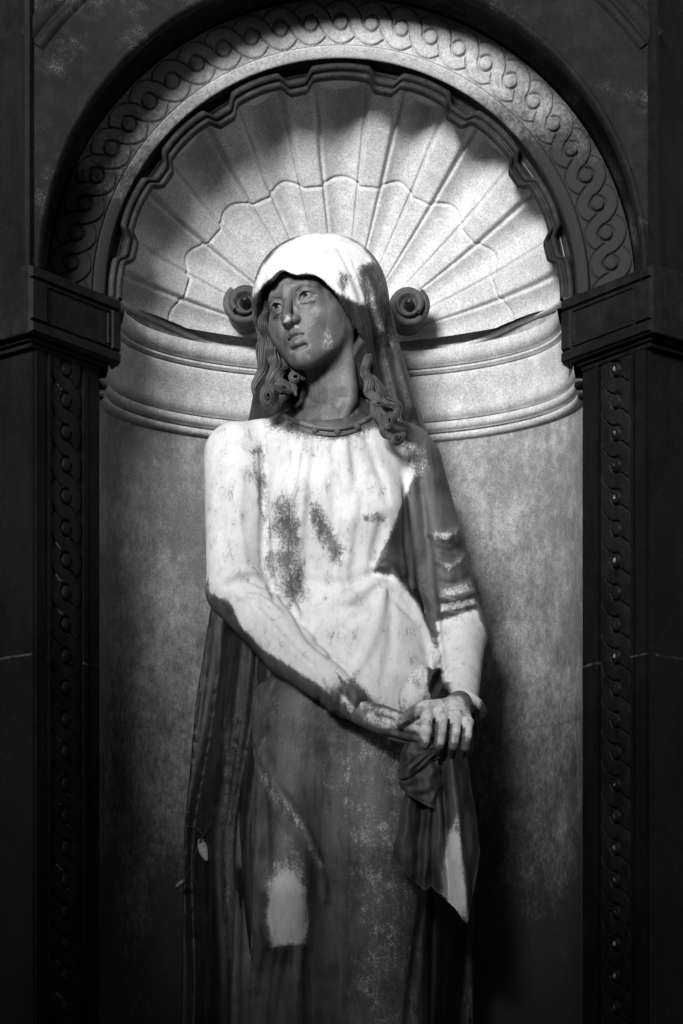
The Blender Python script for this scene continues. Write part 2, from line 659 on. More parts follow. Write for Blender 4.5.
nt_, nu_ = 560, 260
th = np.linspace(0.0, math.pi, nt_)
u = np.linspace(0.02, 1.0, nu_)
TH, U = np.meshgrid(th, u, indexing='ij')
x, y, z = shell_pt(TH, U)
v = np.stack([x, y, z], -1).reshape(-1, 3)
shell = mesh_obj('scallop_shell', v, grid_faces(nt_, nu_), M_shell, niche)
# lower lip of the shell: S-curved skirt below the springing, with thickness
nl = 161
aa = np.linspace(0.0, math.pi, nl)
lip = MB()
vv = []
def edge_z(xa):
    """height of the shell's lower edge above the springing, dipping towards the scrolls"""
    c = np.abs(xa) / A0
    return 0.016 - 0.034 * (1 - sstep(0.50, 0.90, c))


for t in aa:
    e_ = float(edge_z(A0 * math.cos(t)))
    for (off, dz) in ((0.004, max(0.010, e_ + 0.008)), (0.0, e_ + 0.006), (-0.004, e_ + 0.002), (-0.004, e_ - 0.003), (0.002, e_ - 0.006), (0.016, e_ - 0.005), (0.05, e_ + 0.004)):
        vv.append(((A0 + off) * math.cos(t), NY + 0.03 + (B0 + off) * math.sin(t), ZS + dz))
mesh_obj('shell_lip', vv, grid_faces(nl, 7)[:, ::-1], M_shell, niche)
v_ = np.zeros(len(shell.data.vertices) * 3)
shell.data.vertices.foreach_get('co', v_)
v_ = v_.reshape(-1, 3)
v_[:, 2] = np.maximum(v_[:, 2], ZS + edge_z(v_[:, 0]) * (v_[:, 2] < ZS + 0.05))
shell.data.vertices.foreach_set('co', v_.ravel())

# rim moulding following the scallops: two rolls and a hollow
def rim_obj():
    n = 420
    t = np.linspace(-0.005, math.pi + 0.005, n)
    d = np.min(np.abs(t[:, None] - nots), -1)
    notch = 1 - sstep(math.radians(2.0), math.radians(4.6), d)
    lobe = np.cos(np.clip(d / math.radians(10.5), 0, 1) * math.pi / 2)       # 1 near notch
    prof = [(0.004, 0.006), (0.003, -0.006), (-0.002, -0.012), (-0.008, -0.012), (-0.011, -0.005), (-0.012, 0.001), (-0.0145, 0.0), (-0.0175, -0.004), (-0.022, -0.003), (-0.025, 0.004), (-0.024, 0.018), (-0.014, 0.04)]
    v = []
    for i in range(n):
        R = 0.4735 - 0.013 * notch[i] - 0.004 * lobe[i] ** 2
        yb = NY + 0.014 + 0.018 * notch[i]
        v.append((0.484 * math.cos(t[i]), NY + 0.034, ZS + 0.484 * math.sin(t[i])))
        for dr, dy in prof:
            v.append(((R + dr) * math.cos(t[i]), yb + dy, ZS + (R + dr) * math.sin(t[i])))
    return mesh_obj('shell_rim', v, grid_faces(n, len(prof) + 1), M_rim, shell)


rim_obj()


# scrolls of the shell hinge: a spiral roll with a pointed boss
def scroll(cx, cy, cz, sgn, k_=0.90):
    b = MB()
    n = 80
    a = np.linspace(0, 2 * math.pi * 1.25, n)
    r = np.linspace(0.044, 0.028, n)
    st = math.radians(130)
    dep = np.linspace(0.006, -0.022, n)
    path = np.stack([cx + sgn * r * np.cos(a + st), cy + dep, cz + r * np.sin(a + st)], 1)
    b.add(*tube(path, np.linspace(0.0105, 0.0075, n), 12))
    k = 40
    an = np.linspace(0, 2 * math.pi, k, endpoint=False)
    # drum, dished face and the pointed boss
    rings = [(0.044, 0.10), (0.044, 0.004), (0.040, -0.002), (0.033, 0.004), (0.0305, 0.0), (0.030, -0.020), (0.027, -0.026), (0.023, -0.024), (0.019, -0.010), (0.0155, -0.008), (0.0135, -0.020), (0.0105, -0.036), (0.005, -0.048)]
    v = np.concatenate([np.stack([cx + q * np.cos(an), np.full(k, cy + yy), cz + q * np.sin(an)], 1) for q, yy in rings])
    b.add(v, [tuple(q) for q in grid_faces(len(rings), k, wrap_v=True)] + [tuple(range((len(rings) - 1) * k, len(rings) * k))])
    b.v = [np.array([cx, cy, cz]) + (q - np.array([cx, cy, cz])) * k_ for q in b.v]
    return b.build('scroll', M_scroll, shell)


M_scroll = mat_stone('scroll_stone', 0.03, 0.12, streak=0.2, rough=0.7)
for sx, (px_, py_) in ((-1, (245, 304)), (1, (408, 306))):
    q = P(px_, py_, 0.20)
    scroll(q[0], 0.20, q[2], -sx)

# --- archivolt: deep soffit, flat carved band, fillet
GO, GI = 0.598, 0.509                            # guilloche band outer / inner radius
PROF = [(0.604, -0.2), (0.598, -0.204), (0.592, -0.200), (0.588, -0.188), (0.590, -0.176), (0.600, -0.165), (0.606, -0.15), (0.608, -0.12), (0.606, -0.09), (0.600, -0.07), (0.596, -0.062), (0.602, -0.056), (0.602, -0.050), (GO + 0.002, -0.040)]
PROF2 = [(GI, -0.024), (0.5075, -0.018), (0.5065, -0.018), (0.5055, -0.030), (0.503, -0.035), (0.500, -0.034), (0.484, -0.029), (0.4815, -0.026), (0.481, -0.024)]
REVEAL = [(0.481, -0.024), (0.4795, -0.016), (0.4795, 0.06)]


def arc_sweep(name, prof, mat, parent, n=220, t0=0.0, t1=math.pi, smooth=True):
    t = np.linspace(t0, t1, n)
    v = []
    for q in t:
        for r, yy in prof:
            v.append((r * math.cos(q), yy, ZS + r * math.sin(q)))
    return mesh_obj(name, v, grid_faces(n, len(prof)), mat, parent, smooth)


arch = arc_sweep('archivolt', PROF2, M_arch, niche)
arc_sweep('arch_reveal', REVEAL, M_rim, arch)
arc_sweep('arch_soffit', PROF, M_span, niche)

# guilloche height tile
PER = 0.0617


GU = {}


def guilloche(ns, nn, w, A=None, hw=None):
    """height over one double period; ns x nn samples, half-width w"""
    A = w * 0.665 if A is None else A
    hw = w * 0.275 if hw is None else hw
    s = np.linspace(0, 2 * PER, ns, endpoint=False)
    nn_ = np.linspace(-w, w, nn)
    S, Nn = np.meshgrid(s, nn_, indexing='ij')
    sc = np.linspace(-PER, 3 * PER, 1601)
    da = np.full(S.shape, 9.0)
    db = np.full(S.shape, 9.0)
    for q in sc:
        sn = math.sin(math.pi * q / PER)
        fr_ = (q / PER) % 1.0 - 0.5
        ya = A * (0.45 * sn + 0.55 * math.copysign(math.sqrt(max(0.0, 1 - 4 * fr_ * fr_)), sn))
        da = np.minimum(da, np.hypot(S - q, Nn - ya))
        db = np.minimum(db, np.hypot(S - q, Nn + ya))
    cross = np.round(S / PER).astype(int) % 2 == 0
    over = np.where(cross, da, db)
    und = np.where(cross, db, da)
    H = 0.0035
    def prof(d):
        return np.where(d < hw, sstep(hw, hw - 0.002, d) * (H + 0.0045) - 0.0045 - 0.0008 * (d / hw) ** 2, -9)
    gap = np.full(S.shape, 0.0005)
    near = np.minimum(over, und) - hw
    gap = np.where(near < 0.0025, -0.0045 * (1 - sstep(0.0, 0.0025, near)) + 0.0005, gap)
    h = np.maximum(gap, prof(und))
    h = np.where(over < hw + 0.0018, np.where(over < hw, prof(over), -0.0045), h)
    wear_glint = np.zeros(S.shape)
    fr = np.abs(S / PER - np.round(S / PER))
    wear_glint = np.where((np.abs(over - hw + 0.0012) < 0.0014) & (fr < 0.3), 1.0, 0)  # thin highlights along the over strand, painted as pale lines
    tip = np.zeros(S.shape)
    # studs
    er = min(0.0175, (A - hw) * 1.12)
    for e in (0.5, 1.5):
        d = np.hypot(S - e * PER, Nn)
        stud = np.where(d < er - 0.003, 0.0035 + 0.003 * np.clip(1 - (d / (er * 0.8)) ** 2, 0, 1), -0.0045)
        stud = np.where((d >= er - 0.005) & (d < er - 0.003), -0.0045 + 0.008 * (er - 0.003 - d) / 0.002, stud)
        h = np.where(d < er, stud, h)
        tip = np.maximum(tip, 1 - sstep(0.1, 0.55, d / er))
        wear_glint = np.where(d < er, 0, wear_glint)
    GU['wear_glint'], GU['tip'] = wear_glint, tip
    return h


TS, TN = 96, 64
TILE = guilloche(TS, TN, (GO - GI) / 2)
TILE = np.concatenate([TILE, TILE])[:TS]
# on the arch
rm = (GO + GI) / 2
cnt = 28
tot = cnt * TS // 2
th = np.linspace(0, math.pi, tot + 1)
ph0 = int(TS * 0.25)
vv = np.zeros((tot + 1, TN, 3))
for i in range(tot + 1):
    hrow = TILE[(i + ph0) % TS]
    r = np.linspace(GI, GO, TN)
    yy = np.interp(r, [GI, GO], [-0.024, -0.040]) + 0.004
    e = sstep(0, 0.03, np.linspace(0, 1, TN)) * sstep(1, 0.97, np.linspace(0, 1, TN))
    vv[i, :, 0] = r * math.cos(th[i])
    vv[i, :, 1] = yy - hrow * e
    vv[i, :, 2] = ZS + r * math.sin(th[i])
mesh_obj('guilloche_band', vv.reshape(-1, 3), grid_faces(tot + 1, TN)[:, ::-1], M_arch, arch)

# --- spandrel wall above, with hood mould
TOPZ = 3.1
SX = 0.603
t = np.linspace(0, math.pi, 181)
v = []
for q in t:
    c, s_ = math.cos(q), math.sin(q)
    inner = np.array([0.604 * c, -0.2, ZS + 0.604 * s_])
    kx = SX * 1.004 / max(abs(c), 1e-6)
    kz = (TOPZ - ZS) / max(s_, 1e-6)
    k = max(min(kx, kz), 0.6041)
    outer = np.array([k * c, -0.2, ZS + k * s_])
    for w_ in np.linspace(0, 1, 8):
        v.append(inner * (1 - w_) + outer * w_)
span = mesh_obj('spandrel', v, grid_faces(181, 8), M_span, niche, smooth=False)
t0 = math.acos(SX / 0.745)
arc_sweep('hood_mould', [(0.724, -0.199), (0.728, -0.203), (0.734, -0.2065), (0.740, -0.207), (0.745, -0.205), (0.748, -0.1985), (0.752, -0.1985), (0.755, -0.204), (0.78, -0.204), (0.786, -0.199)], M_span, niche, 120, t0 + 0.004, math.pi - t0 - 0.004)
# vertical edge strips of the front above the capitals
for sx in (-1, 1):
    b = MB()
    x0, x1 = sx * SX, sx * (SX + 0.42)
    pl = [(x0, -0.2), (x0 + sx * 0.008, -0.212), (x0 + sx * 0.018, -0.208), (x0 + sx * 0.03, -0.17), (x1, 0.28), (x1, 0.6), (sx * 0.5, 0.6)]
    v = [(a, c, ZS + 0.002) for a, c in pl] + [(a, c, TOPZ) for a, c in pl]
    n_ = len(pl)
    f = [(i, (i + 1) % n_, n_ + (i + 1) % n_, n_ + i) for i in range(n_ - 1)]
    b.add(v, f)
    b.build('side_wall', M_pier, niche, False)

# structure behind and under
b = MB()


def box(b, x0, x1, y0, y1, z0, z1):
    v = [(x, y, z) for x in (x0, x1) for y in (y0, y1) for z in (z0, z1)]
    b.add(v, [(0, 1, 3, 2), (4, 6, 7, 5), (0, 4, 5, 1), (2, 3, 7, 6), (0, 2, 6, 4), (1, 5, 7, 3)])


box(b, -1.02, 1.02, 0.55, 0.9, BASE, TOPZ)
box(b, -1.06, 1.06, -0.3, 0.9, TOPZ, TOPZ + 0.18)
b.build('rear_wall', M_pier, niche, False)
b = MB()
box(b, -0.62, 0.62, -0.24, 0.5, BASE, -0.004)
b.build('plinth', M_pier, niche, False)

# --- the two angled piers
def pier(sgn, label):
    t = thing('pilaster', label, 'pilaster', (sgn * 0.56, -0.1, BASE), 'carved piers flanking the niche')
    cx, cy = 0.606, -0.2                       # the corner that faces the viewer
    ix, iy = NW + 0.001, NY                    # inner edge at the niche
    ox, oy = 0.93, 0.10
    zt = CAM_Z + (1000 - 347) / 489.0
    zt = 1.74
    w = lambda pl: [(sgn * a, c_) for a, c_ in pl]
    def prism(b, pl, z0, z1, capz=True):
        pl = w(pl)
        n_ = len(pl)
        v = [(a, c_, z0) for a, c_ in pl] + [(a, c_, z1) for a, c_ in pl]
        f = [(i, (i + 1) % n_, n_ + (i + 1) % n_, n_ + i) for i in range(n_)] + [tuple(range(n_))[::-1], tuple(range(n_, 2 * n_))]
        b.add(v, f)
    b = MB()
    prism(b, [(cx, cy), (ix, iy), (ix + 0.01, 0.3), (ox, 0.5), (ox, oy)], BASE, zt)
    sh = b.build('shaft', M_pier, t, False)
    # carved face: frame margins and guilloche strip on the splayed inner face
    d = np.array([ix - cx, iy - cy])
    L = np.linalg.norm(d)
    d /= L
    nrm = np.array([-d[1], d[0]])
    if nrm[0] > 0:
        nrm = -nrm
    def fp(s, off):
        q = np.array([cx, cy]) + d * s + nrm * off
        return sgn * q[0], q[1]
    b = MB()
    for s0, s1, off in ((0.0015, 0.034, 0.008), (0.167, L - 0.0015, 0.007), (0.152, 0.163, 0.011), (0.036, 0.044, 0.012)):
        a0, a1 = fp(s0, off), fp(s1, off)
        c0, c1 = fp(s0 + 0.002, -0.004), fp(s1 - 0.002, -0.004)
        pl = [c0, a0, a1, c1]
        zb, zz = -0.0, zt - 0.03
        v = [(a, c_, zb) for a, c_ in pl] + [(a, c_, zz) for a, c_ in pl]
        b.add(v, [(0, 1, 5, 4), (1, 2, 6, 5), (2, 3, 7, 6), (0, 3, 2, 1), (4, 5, 6, 7)])
    b.build('panel_frame', M_pier, sh, False)
    tile = guilloche(96, 60, 0.052, A=0.0345, hw=0.0165)
    wr = GU['tip'] * 0.72 + 0.6 * ((np.linspace(-1, 1, 60) < -0.35)[None, :] * (tile > 0.004)) * 0.55 if sgn > 0 else GU['wear_glint'] * 0.85 * sstep(0.72, 0.55, np.abs(np.linspace(-1, 1, 60)))[None, :] + GU['tip'] * 0.3
    sp = np.linspace(0.046, 0.150, 60)
    zs_ = np.arange(-0.02, zt - 0.035, PER * 1.035 / 48)
    v = np.zeros((len(zs_), 60, 3))
    wv = np.zeros((len(zs_), 60))
    for i, zz in enumerate(zs_):
        for j in range(60):
            q = fp(sp[j], 0.004 + tile[i % 96][j if sgn > 0 else 59 - j] * 1.1)
            wv[i, j] = wr[i % 96][j if sgn > 0 else 59 - j]
            v[i, j] = (q[0], q[1], zz)
    f = grid_faces(len(zs_), 60)
    mesh_obj('guilloche_band', v.reshape(-1, 3), f if sgn > 0 else f[:, ::-1], M_carve, sh, attrs={'wear_glint': wv.ravel()})
    # capital block with sunk panel and a stepped bed mould
    def capital(off, e_in, z0, z1, b):
        c0 = np.array([cx, cy - off / 0.62])
        i0 = np.array([ix, iy]) + nrm * off + d * e_in
        ob = np.array([ox + off, oy - off])
        prism(b, [tuple(c0), tuple(i0), (i0[0] + 0.05, i0[1] + 0.10), (ox + off, 0.5), tuple(ob)], z0, z1)
        return c0, i0
    b = MB()
    z1 = CAM_Z + (1000 - 264) / (F_PX / (CAM_D - 0.25))
    zb = z1 - 0.134
    c0, i0 = capital(0.034, 0.032, zb, z1, b)
    capital(0.020, 0.004, zb - 0.008, zb, b)
    capital(0.012, -0.001, zb - 0.018, zb - 0.008, b)
    cp = b.build('capital', M_cap, t, False)
    bv = cp.modifiers.new('Bevel', 'BEVEL')
    bv.width = 0.004
    bv.segments = 2
    bv.limit_method = 'ANGLE'
    # raised frame round a sunk panel on the face
    dd = (i0 - c0)
    LL = np.linalg.norm(dd)
    dd /= LL
    n2 = np.array([-dd[1], dd[0]])
    if n2[0] > 0:
        n2 = -n2
    b = MB()
    def slab(s0, s1, q0, q1, off, inset=0.004):
        pts = []
        for (s, zq, o_) in ((s0, q0, -0.002), (s1, q0, -0.002), (s1, q1, -0.002), (s0, q1, -0.002), (s0 + inset, q0 + inset, off), (s1 - inset, q0 + inset, off), (s1 - inset, q1 - inset, off), (s0 + inset, q1 - inset, off)):
            q = c0 + dd * s + n2 * o_
            pts.append((sgn * q[0], q[1], zq))
        b.add(pts, [(4, 5, 6, 7), (0, 1, 5, 4), (1, 2, 6, 5), (2, 3, 7, 6), (3, 0, 4, 7)])
    m_, wd = 0.026, 0.020
    e = 0.006
    slab(0.001, LL - 0.001, z1 - m_, z1 - 0.002, e)
    slab(0.001, LL - 0.001, zb + 0.002, zb + m_, e)
    slab(0.001, 0.052, zb + m_, z1 - m_, e)
    slab(LL - m_ - 0.006, LL - 0.001, zb + m_, z1 - m_, e)
    # inner bead of the panel
    for (s0, s1, q0, q1) in ((0.056, LL - 0.036, z1 - m_ - 0.009, z1 - m_ - 0.002), (0.056, LL - 0.036, zb + m_ + 0.002, zb + m_ + 0.009), (0.054, 0.061, zb + m_ + 0.009, z1 - m_ - 0.009), (LL - 0.044, LL - 0.036, zb + m_ + 0.009, z1 - m_ - 0.009)):
        slab(s0, s1, q0, q1, 0.0035, 0.002)
    b.build('panel_frame', M_cap, cp, False)
    return t


M_cap = mat_stone('capital_stone', 0.004, 0.015, speck=0.6, streak=0.3, rough=0.6)
M_carve = mat_stone('carved_stone', 0.004, 0.016, speck=0.6, streak=0.3, rough=0.5, wear_glint=True)
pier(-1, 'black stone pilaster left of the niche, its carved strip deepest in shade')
pier(1, 'black stone pilaster right of the niche, its carved roundels worn pale at the tips')

# ------------------------------------------------------------------ ground: path, with an unseen bank added behind the viewer to shade the niche
def ground():
    nx, ny = 60, 90
    xs = np.sign(np.linspace(-1, 1, nx)) * np.abs(np.linspace(-1, 1, nx)) ** 2 * 60
    ys = np.concatenate([np.linspace(-60, -14, 10), np.linspace(-13, -6, 36), np.linspace(-5.8, 60, 44)])
    X, Y = np.meshgrid(xs, ys, indexing='ij')
    Z = np.full(X.shape, BASE)
    h = SHADE_BANK_H + 0.25 * np.sin(X * 0.9) + 0.15 * np.sin(X * 2.3 + 1)
    Z += (h - BASE) * sstep(-SHADE_BANK_Y, -SHADE_BANK_Y - 1.6, Y)
    Z += 0.03 * np.sin(X * 3.1 + Y * 1.7) * (np.abs(Y + 3) > 2)
    o = mesh_obj('ground', np.stack([X, Y, Z], -1).reshape(-1, 3), grid_faces(nx, len(ys)), M_ground)
    o['kind'] = 'structure'


SUN_EL, SUN_AZ = 15.0, 18.0          # degrees; azimuth measured from the front towards the left
SHADE_BANK_Y, SHADE_BANK_H = 6.6, 4.05
ground()

# ------------------------------------------------------------------ the statue
statue = thing('statue', 'dark bronze statue of a veiled woman with clasped hands, streaked with white weathering', 'statue', (0, 0.02, 0))
FULL = [(0, 0), (683, 0), (683, 1100), (0, 1100)]

# --- dress -----------------------------------------------------------------
D = Clay((-0.34, -0.31, -0.01), (0.34, 0.24, 1.68), 0.0042)
SL, EL, WL = P(237, 455, 0.03), P(236, 590, 0.0), P(350, 702, -0.165)
SR, ER, WR = P(413, 463, 0.05), P(459, 632, 0.03), P(457, 698, -0.13)
# torso
D.ell(P(335, 500, 0.035), (0.150, 0.112, 0.165), 0.03)
D.ell(P(338, 450, 0.045), (0.165, 0.085, 0.075), 0.04)
D.cap(P(257, 446, 0.045), P(408, 452, 0.05), 0.052, 0.050, 0.05)
D.cap(P(333, 400, 0.05), P(333, 440, 0.045), 0.070, 0.115, 0.05)
D.ell(P(296, 560, 0.02), (0.075, 0.085, 0.13), 0.04)
D.ball(P(305, 512, -0.035), 0.052, 0.05)
D.ball(P(376, 508, -0.035), 0.052, 0.05)
D.ell(P(350, 560, 0.035), (0.142, 0.108, 0.13), 0.05)
D.ell(P(360, 640, 0.025), (0.140, 0.128, 0.15), 0.06)
D.ell(P(350, 690, 0.03), (0.185, 0.125, 0.17), 0.07)
# skirt
zz = [(348, 700, .185, .125), (338, 780, .190, .13), (331, 860, .195, .13), (329, 950, .195, .135), (328, 1050, .198, .14), (328, 1205, .215, .16)]
pz = np.array([[P(a, b_, 0.05)[2], P(a, b_, 0.05)[0], c_, e_] for a, b_, c_, e_ in zz])[::-1]
def fn(x, y, z):
    t = np.interp(z.ravel(), pz[:, 0], pz[:, 1])[None, None, :], np.interp(z.ravel(), pz[:, 0], pz[:, 2])[None, None, :], np.interp(z.ravel(), pz[:, 0], pz[:, 3])[None, None, :]
    q = np.sqrt(((x - t[0]) / t[1]) ** 2 + ((y - 0.05) / t[2]) ** 2)
    return np.maximum((q - 1) * np.minimum(t[1], t[2]), np.maximum(z - pz[-1, 0], pz[0, 0] - z))
D.blend(fn, (-0.27, -0.14, pz[0, 0]), (0.25, 0.24, pz[-1, 0]), 0.05)
# legs under the cloth: standing leg (viewer's right), bent knee (viewer's left)
D.chain([P(372, 700, -0.01), P(378, 850, -0.045), P(383, 1000, -0.03), P(388, 1205, -0.03)], [.095, .090, .080, .085], 0.06)
D.chain([P(300, 720, -0.02), P(287, 890, -0.085), P(285, 960, -0.06), P(280, 1205, 0.0)], [.085, .066, .058, .07], 0.05)
# valley between the legs
D.chain([P(322, 800, -0.135), P(331, 880, -0.128), P(330, 980, -0.12), P(328, 1200, -0.12)], [.004, .026, .036, .042], 0.04, 'cut')
# folds to the left of the bent knee
for xs, r in (([(232, 640), (228, 760), (226, 900), (224, 1100)], [.012, .022, .024, .03]), ([(250, 660), (247, 780), (244, 900), (240, 1100)], [.010, .016, .020, .026]), ([(262, 740), (258, 840), (258, 960), (252, 1120)], [.004, .008, .014, .02])):
    D.fold(xs, r, 0.018, 'add', 0.004)
for xs, r in (([(240, 650), (237, 760), (235, 900), (232, 1100)], [.006, .012, .014, .014]), ([(256, 700), (253, 800), (251, 900), (247, 1100)], [.005, .008, .012, .012]), ([(266, 800), (268, 900), (268, 1000), (264, 1120)], [.002, .006, .010, .012])):
    D.fold(xs, r, 0.012, 'cut', -0.002)
# folds below the spot, and to the right of the standing leg
D.fold([(270, 948), (262, 985), (258, 1040)], [.006, .012, .014], 0.012, 'cut', -0.001)
D.fold([(300, 948), (296, 990), (298, 1060)], [.004, .012, .014], 0.016, 'add', 0.002)
D.fold([(283, 948), (276, 985), (270, 1060)], [.004, .009, .012], 0.012, 'add', 0.002)
for xs, r in (([(428, 800), (424, 900), (414, 1000), (405, 1100)], [.012, .016, .016, .018]), ([(447, 850), (443, 940), (440, 1100)], [.008, .012, .012])):
    D.fold(xs, r, 0.012, 'cut', -0.004)
# flap edge running from the hip down over the knee
D.fold([(256, 742), (276, 786), (300, 822), (318, 862), (326, 900)], [.004, .008, .008, .008, .004], 0.012, 'add', 0.002)
# sleeves
D.cap(SL, EL, 0.068, 0.060, 0.012)
D.cap(EL, P(290, 652, -0.085), 0.060, 0.052, 0.012)
D.cap(P(290, 652, -0.085), WL, 0.052, 0.036, 0.012)
D.cap(SR, P(437, 545, 0.045), 0.060, 0.055, 0.012)
D.cap(P(437, 545, 0.045), ER, 0.055, 0.056, 0.012)
D.cap(ER, WR, 0.056, 0.043, 0.02)
# armpit grooves
D.fold([(262, 448), (264, 500), (268, 560), (275, 600)], [.004, .008, .009, .005], 0.010, 'cut', -0.001)
D.fold([(420, 480), (427, 540), (434, 610), (442, 668)], [.005, .009, .009, .006], 0.010, 'cut', -0.001)
D.fold([(411, 470), (416, 530), (424, 590), (434, 640)], [.004, .008, .008, .005], 0.012, 'add', 0.002)
D.fold([(404, 490), (407, 545), (415, 600)], [.003, .006, .004], 0.010, 'cut', -0.001)
# gathers of the bodice
D.fold([(283, 490), (280, 540), (288, 600)], [.006, .014, .008], 0.02, 'cut', -0.004)
D.fold([(300, 520), (296, 570), (305, 620)], [.005, .010, .005], 0.02, 'add', 0.0)
D.fold([(312, 500), (328, 535), (338, 565)], [.004, .010, .006], 0.018, 'cut', -0.004)
D.fold([(345, 520), (342, 560), (350, 600)], [.004, .008, .004], 0.018, 'add', 0.0)
D.fold([(384, 520), (378, 550), (374, 572)], [.006, .012, .008], 0.016, 'cut', -0.002)
D.fold([(372, 568), (386, 566), (398, 578)], [.007, .011, .006], 0.008, 'add', 0.001)
D.fold([(376, 575), (388, 576), (395, 582)], [.003, .006, .003], 0.006, 'cut', 0.0)
D.fold([(396, 580), (415, 608), (432, 650)], [.006, .010, .006], 0.014, 'add', 0.001)
D.fold([(388, 590), (402, 606), (412, 616)], [.003, .006, .003], 0.010, 'cut', 0.0)
D.fold([(404, 572), (420, 600), (436, 640)], [.004, .008, .006], 0.010, 'cut', -0.001)
# soft cloth folds over chest and belly
for xs, r, md in (([(300, 438), (294, 470), (290, 505)], [.003, .006, .002], 'cut'), ([(316, 442), (312, 480), (310, 515)], [.003, .006, .002], 'cut'), ([(335, 446), (336, 490), (334, 530)], [.003, .006, .003], 'cut'), ([(352, 444), (358, 480), (362, 510)], [.003, .006, .002], 'cut'),
                  ([(368, 440), (380, 470), (388, 500)], [.003, .006, .002], 'cut'), ([(308, 438), (303, 480), (299, 520)], [.003, .005, .002], 'add'), ([(344, 444), (347, 490), (346, 520)], [.003, .005, .002], 'add'),
                  ([(372, 574), (340, 584), (300, 580)], [.004, .006, .002], 'cut'), ([(374, 582), (346, 600), (306, 612)], [.004, .007, .003], 'add'), ([(376, 590), (352, 620), (318, 642)], [.003, .006, .002], 'cut'),
                  ([(384, 592), (372, 640), (352, 676)], [.003, .007, .002], 'add'), ([(392, 594), (392, 640), (384, 680)], [.003, .006, .002], 'cut'), ([(290, 604), (312, 640), (345, 668)], [.003, .007, .003], 'cut'), ([(366, 470), (352, 520), (348, 560)], [.002, .006, .003], 'add'),
                  ([(222, 470), (220, 520), (224, 560)], [.002, .006, .002], 'cut'), ([(242, 470), (238, 520), (244, 560)], [.002, .006, .002], 'add'), ([(250, 600), (282, 636), (320, 672)], [.002, .006, .003], 'add'), ([(262, 604), (292, 640), (324, 668)], [.002, .005, .003], 'cut')):
    D.fold(xs, r, 0.016, md, -0.0035 if md == 'cut' else 0.0035)
# sleeve creases at the elbow and wrist
for xs, r, md in (([(228, 577), (248, 571), (268, 578)], [.003, .007, .003], 'add'), ([(226, 586), (248, 580), (272, 590)], [.003, .006, .003], 'cut'), ([(240, 596), (258, 598), (280, 612)], [.003, .007, .003], 'add'),
                  ([(332, 680), (336, 694), (332, 712)], [.004, .009, .005], 'add'), ([(341, 680), (345, 696), (341, 714)], [.003, .006, .004], 'cut'), ([(349, 684), (355, 698), (351, 716)], [.004, .010, .006], 'add'),
                  ([(318, 668), (322, 684), (318, 704)], [.002, .005, .003], 'cut'),
                  ([(430, 534), (445, 538), (458, 530)], [.003, .006, .003], 'add'), ([(436, 560), (450, 566), (464, 556)], [.003, .007, .004], 'add'), ([(436, 548), (450, 552), (462, 545)], [.003, .005, .003], 'cut'),
                  ([(440, 596), (456, 600), (474, 592)], [.003, .007, .004], 'add'), ([(438, 606), (456, 612), (478, 606)], [.003, .007, .004], 'cut'), ([(438, 582), (454, 584), (470, 576)], [.003, .006, .003], 'cut')):
    D.fold(xs, r, 0.009, md, 0.0)
# neck opening
D.ell(P(324, 392, -0.035), (0.098, 0.105, 0.066), 0.006, 'cut')
# rolled cuff over the right wrist
cuff = []
for a in np.linspace(-0.2, math.pi + 0.5, 14):
    cuff.append(P(461, 703, -0.135) + np.array([0.046 * math.cos(a), -0.040 * math.sin(a) * 0.8, 0.020 * math.sin(a) - 0.022 * math.cos(a)]))
D.chain(cuff, 0.0085, 0.006)
dv, df = D.mesh()
dv = relax(dv, df, 2)

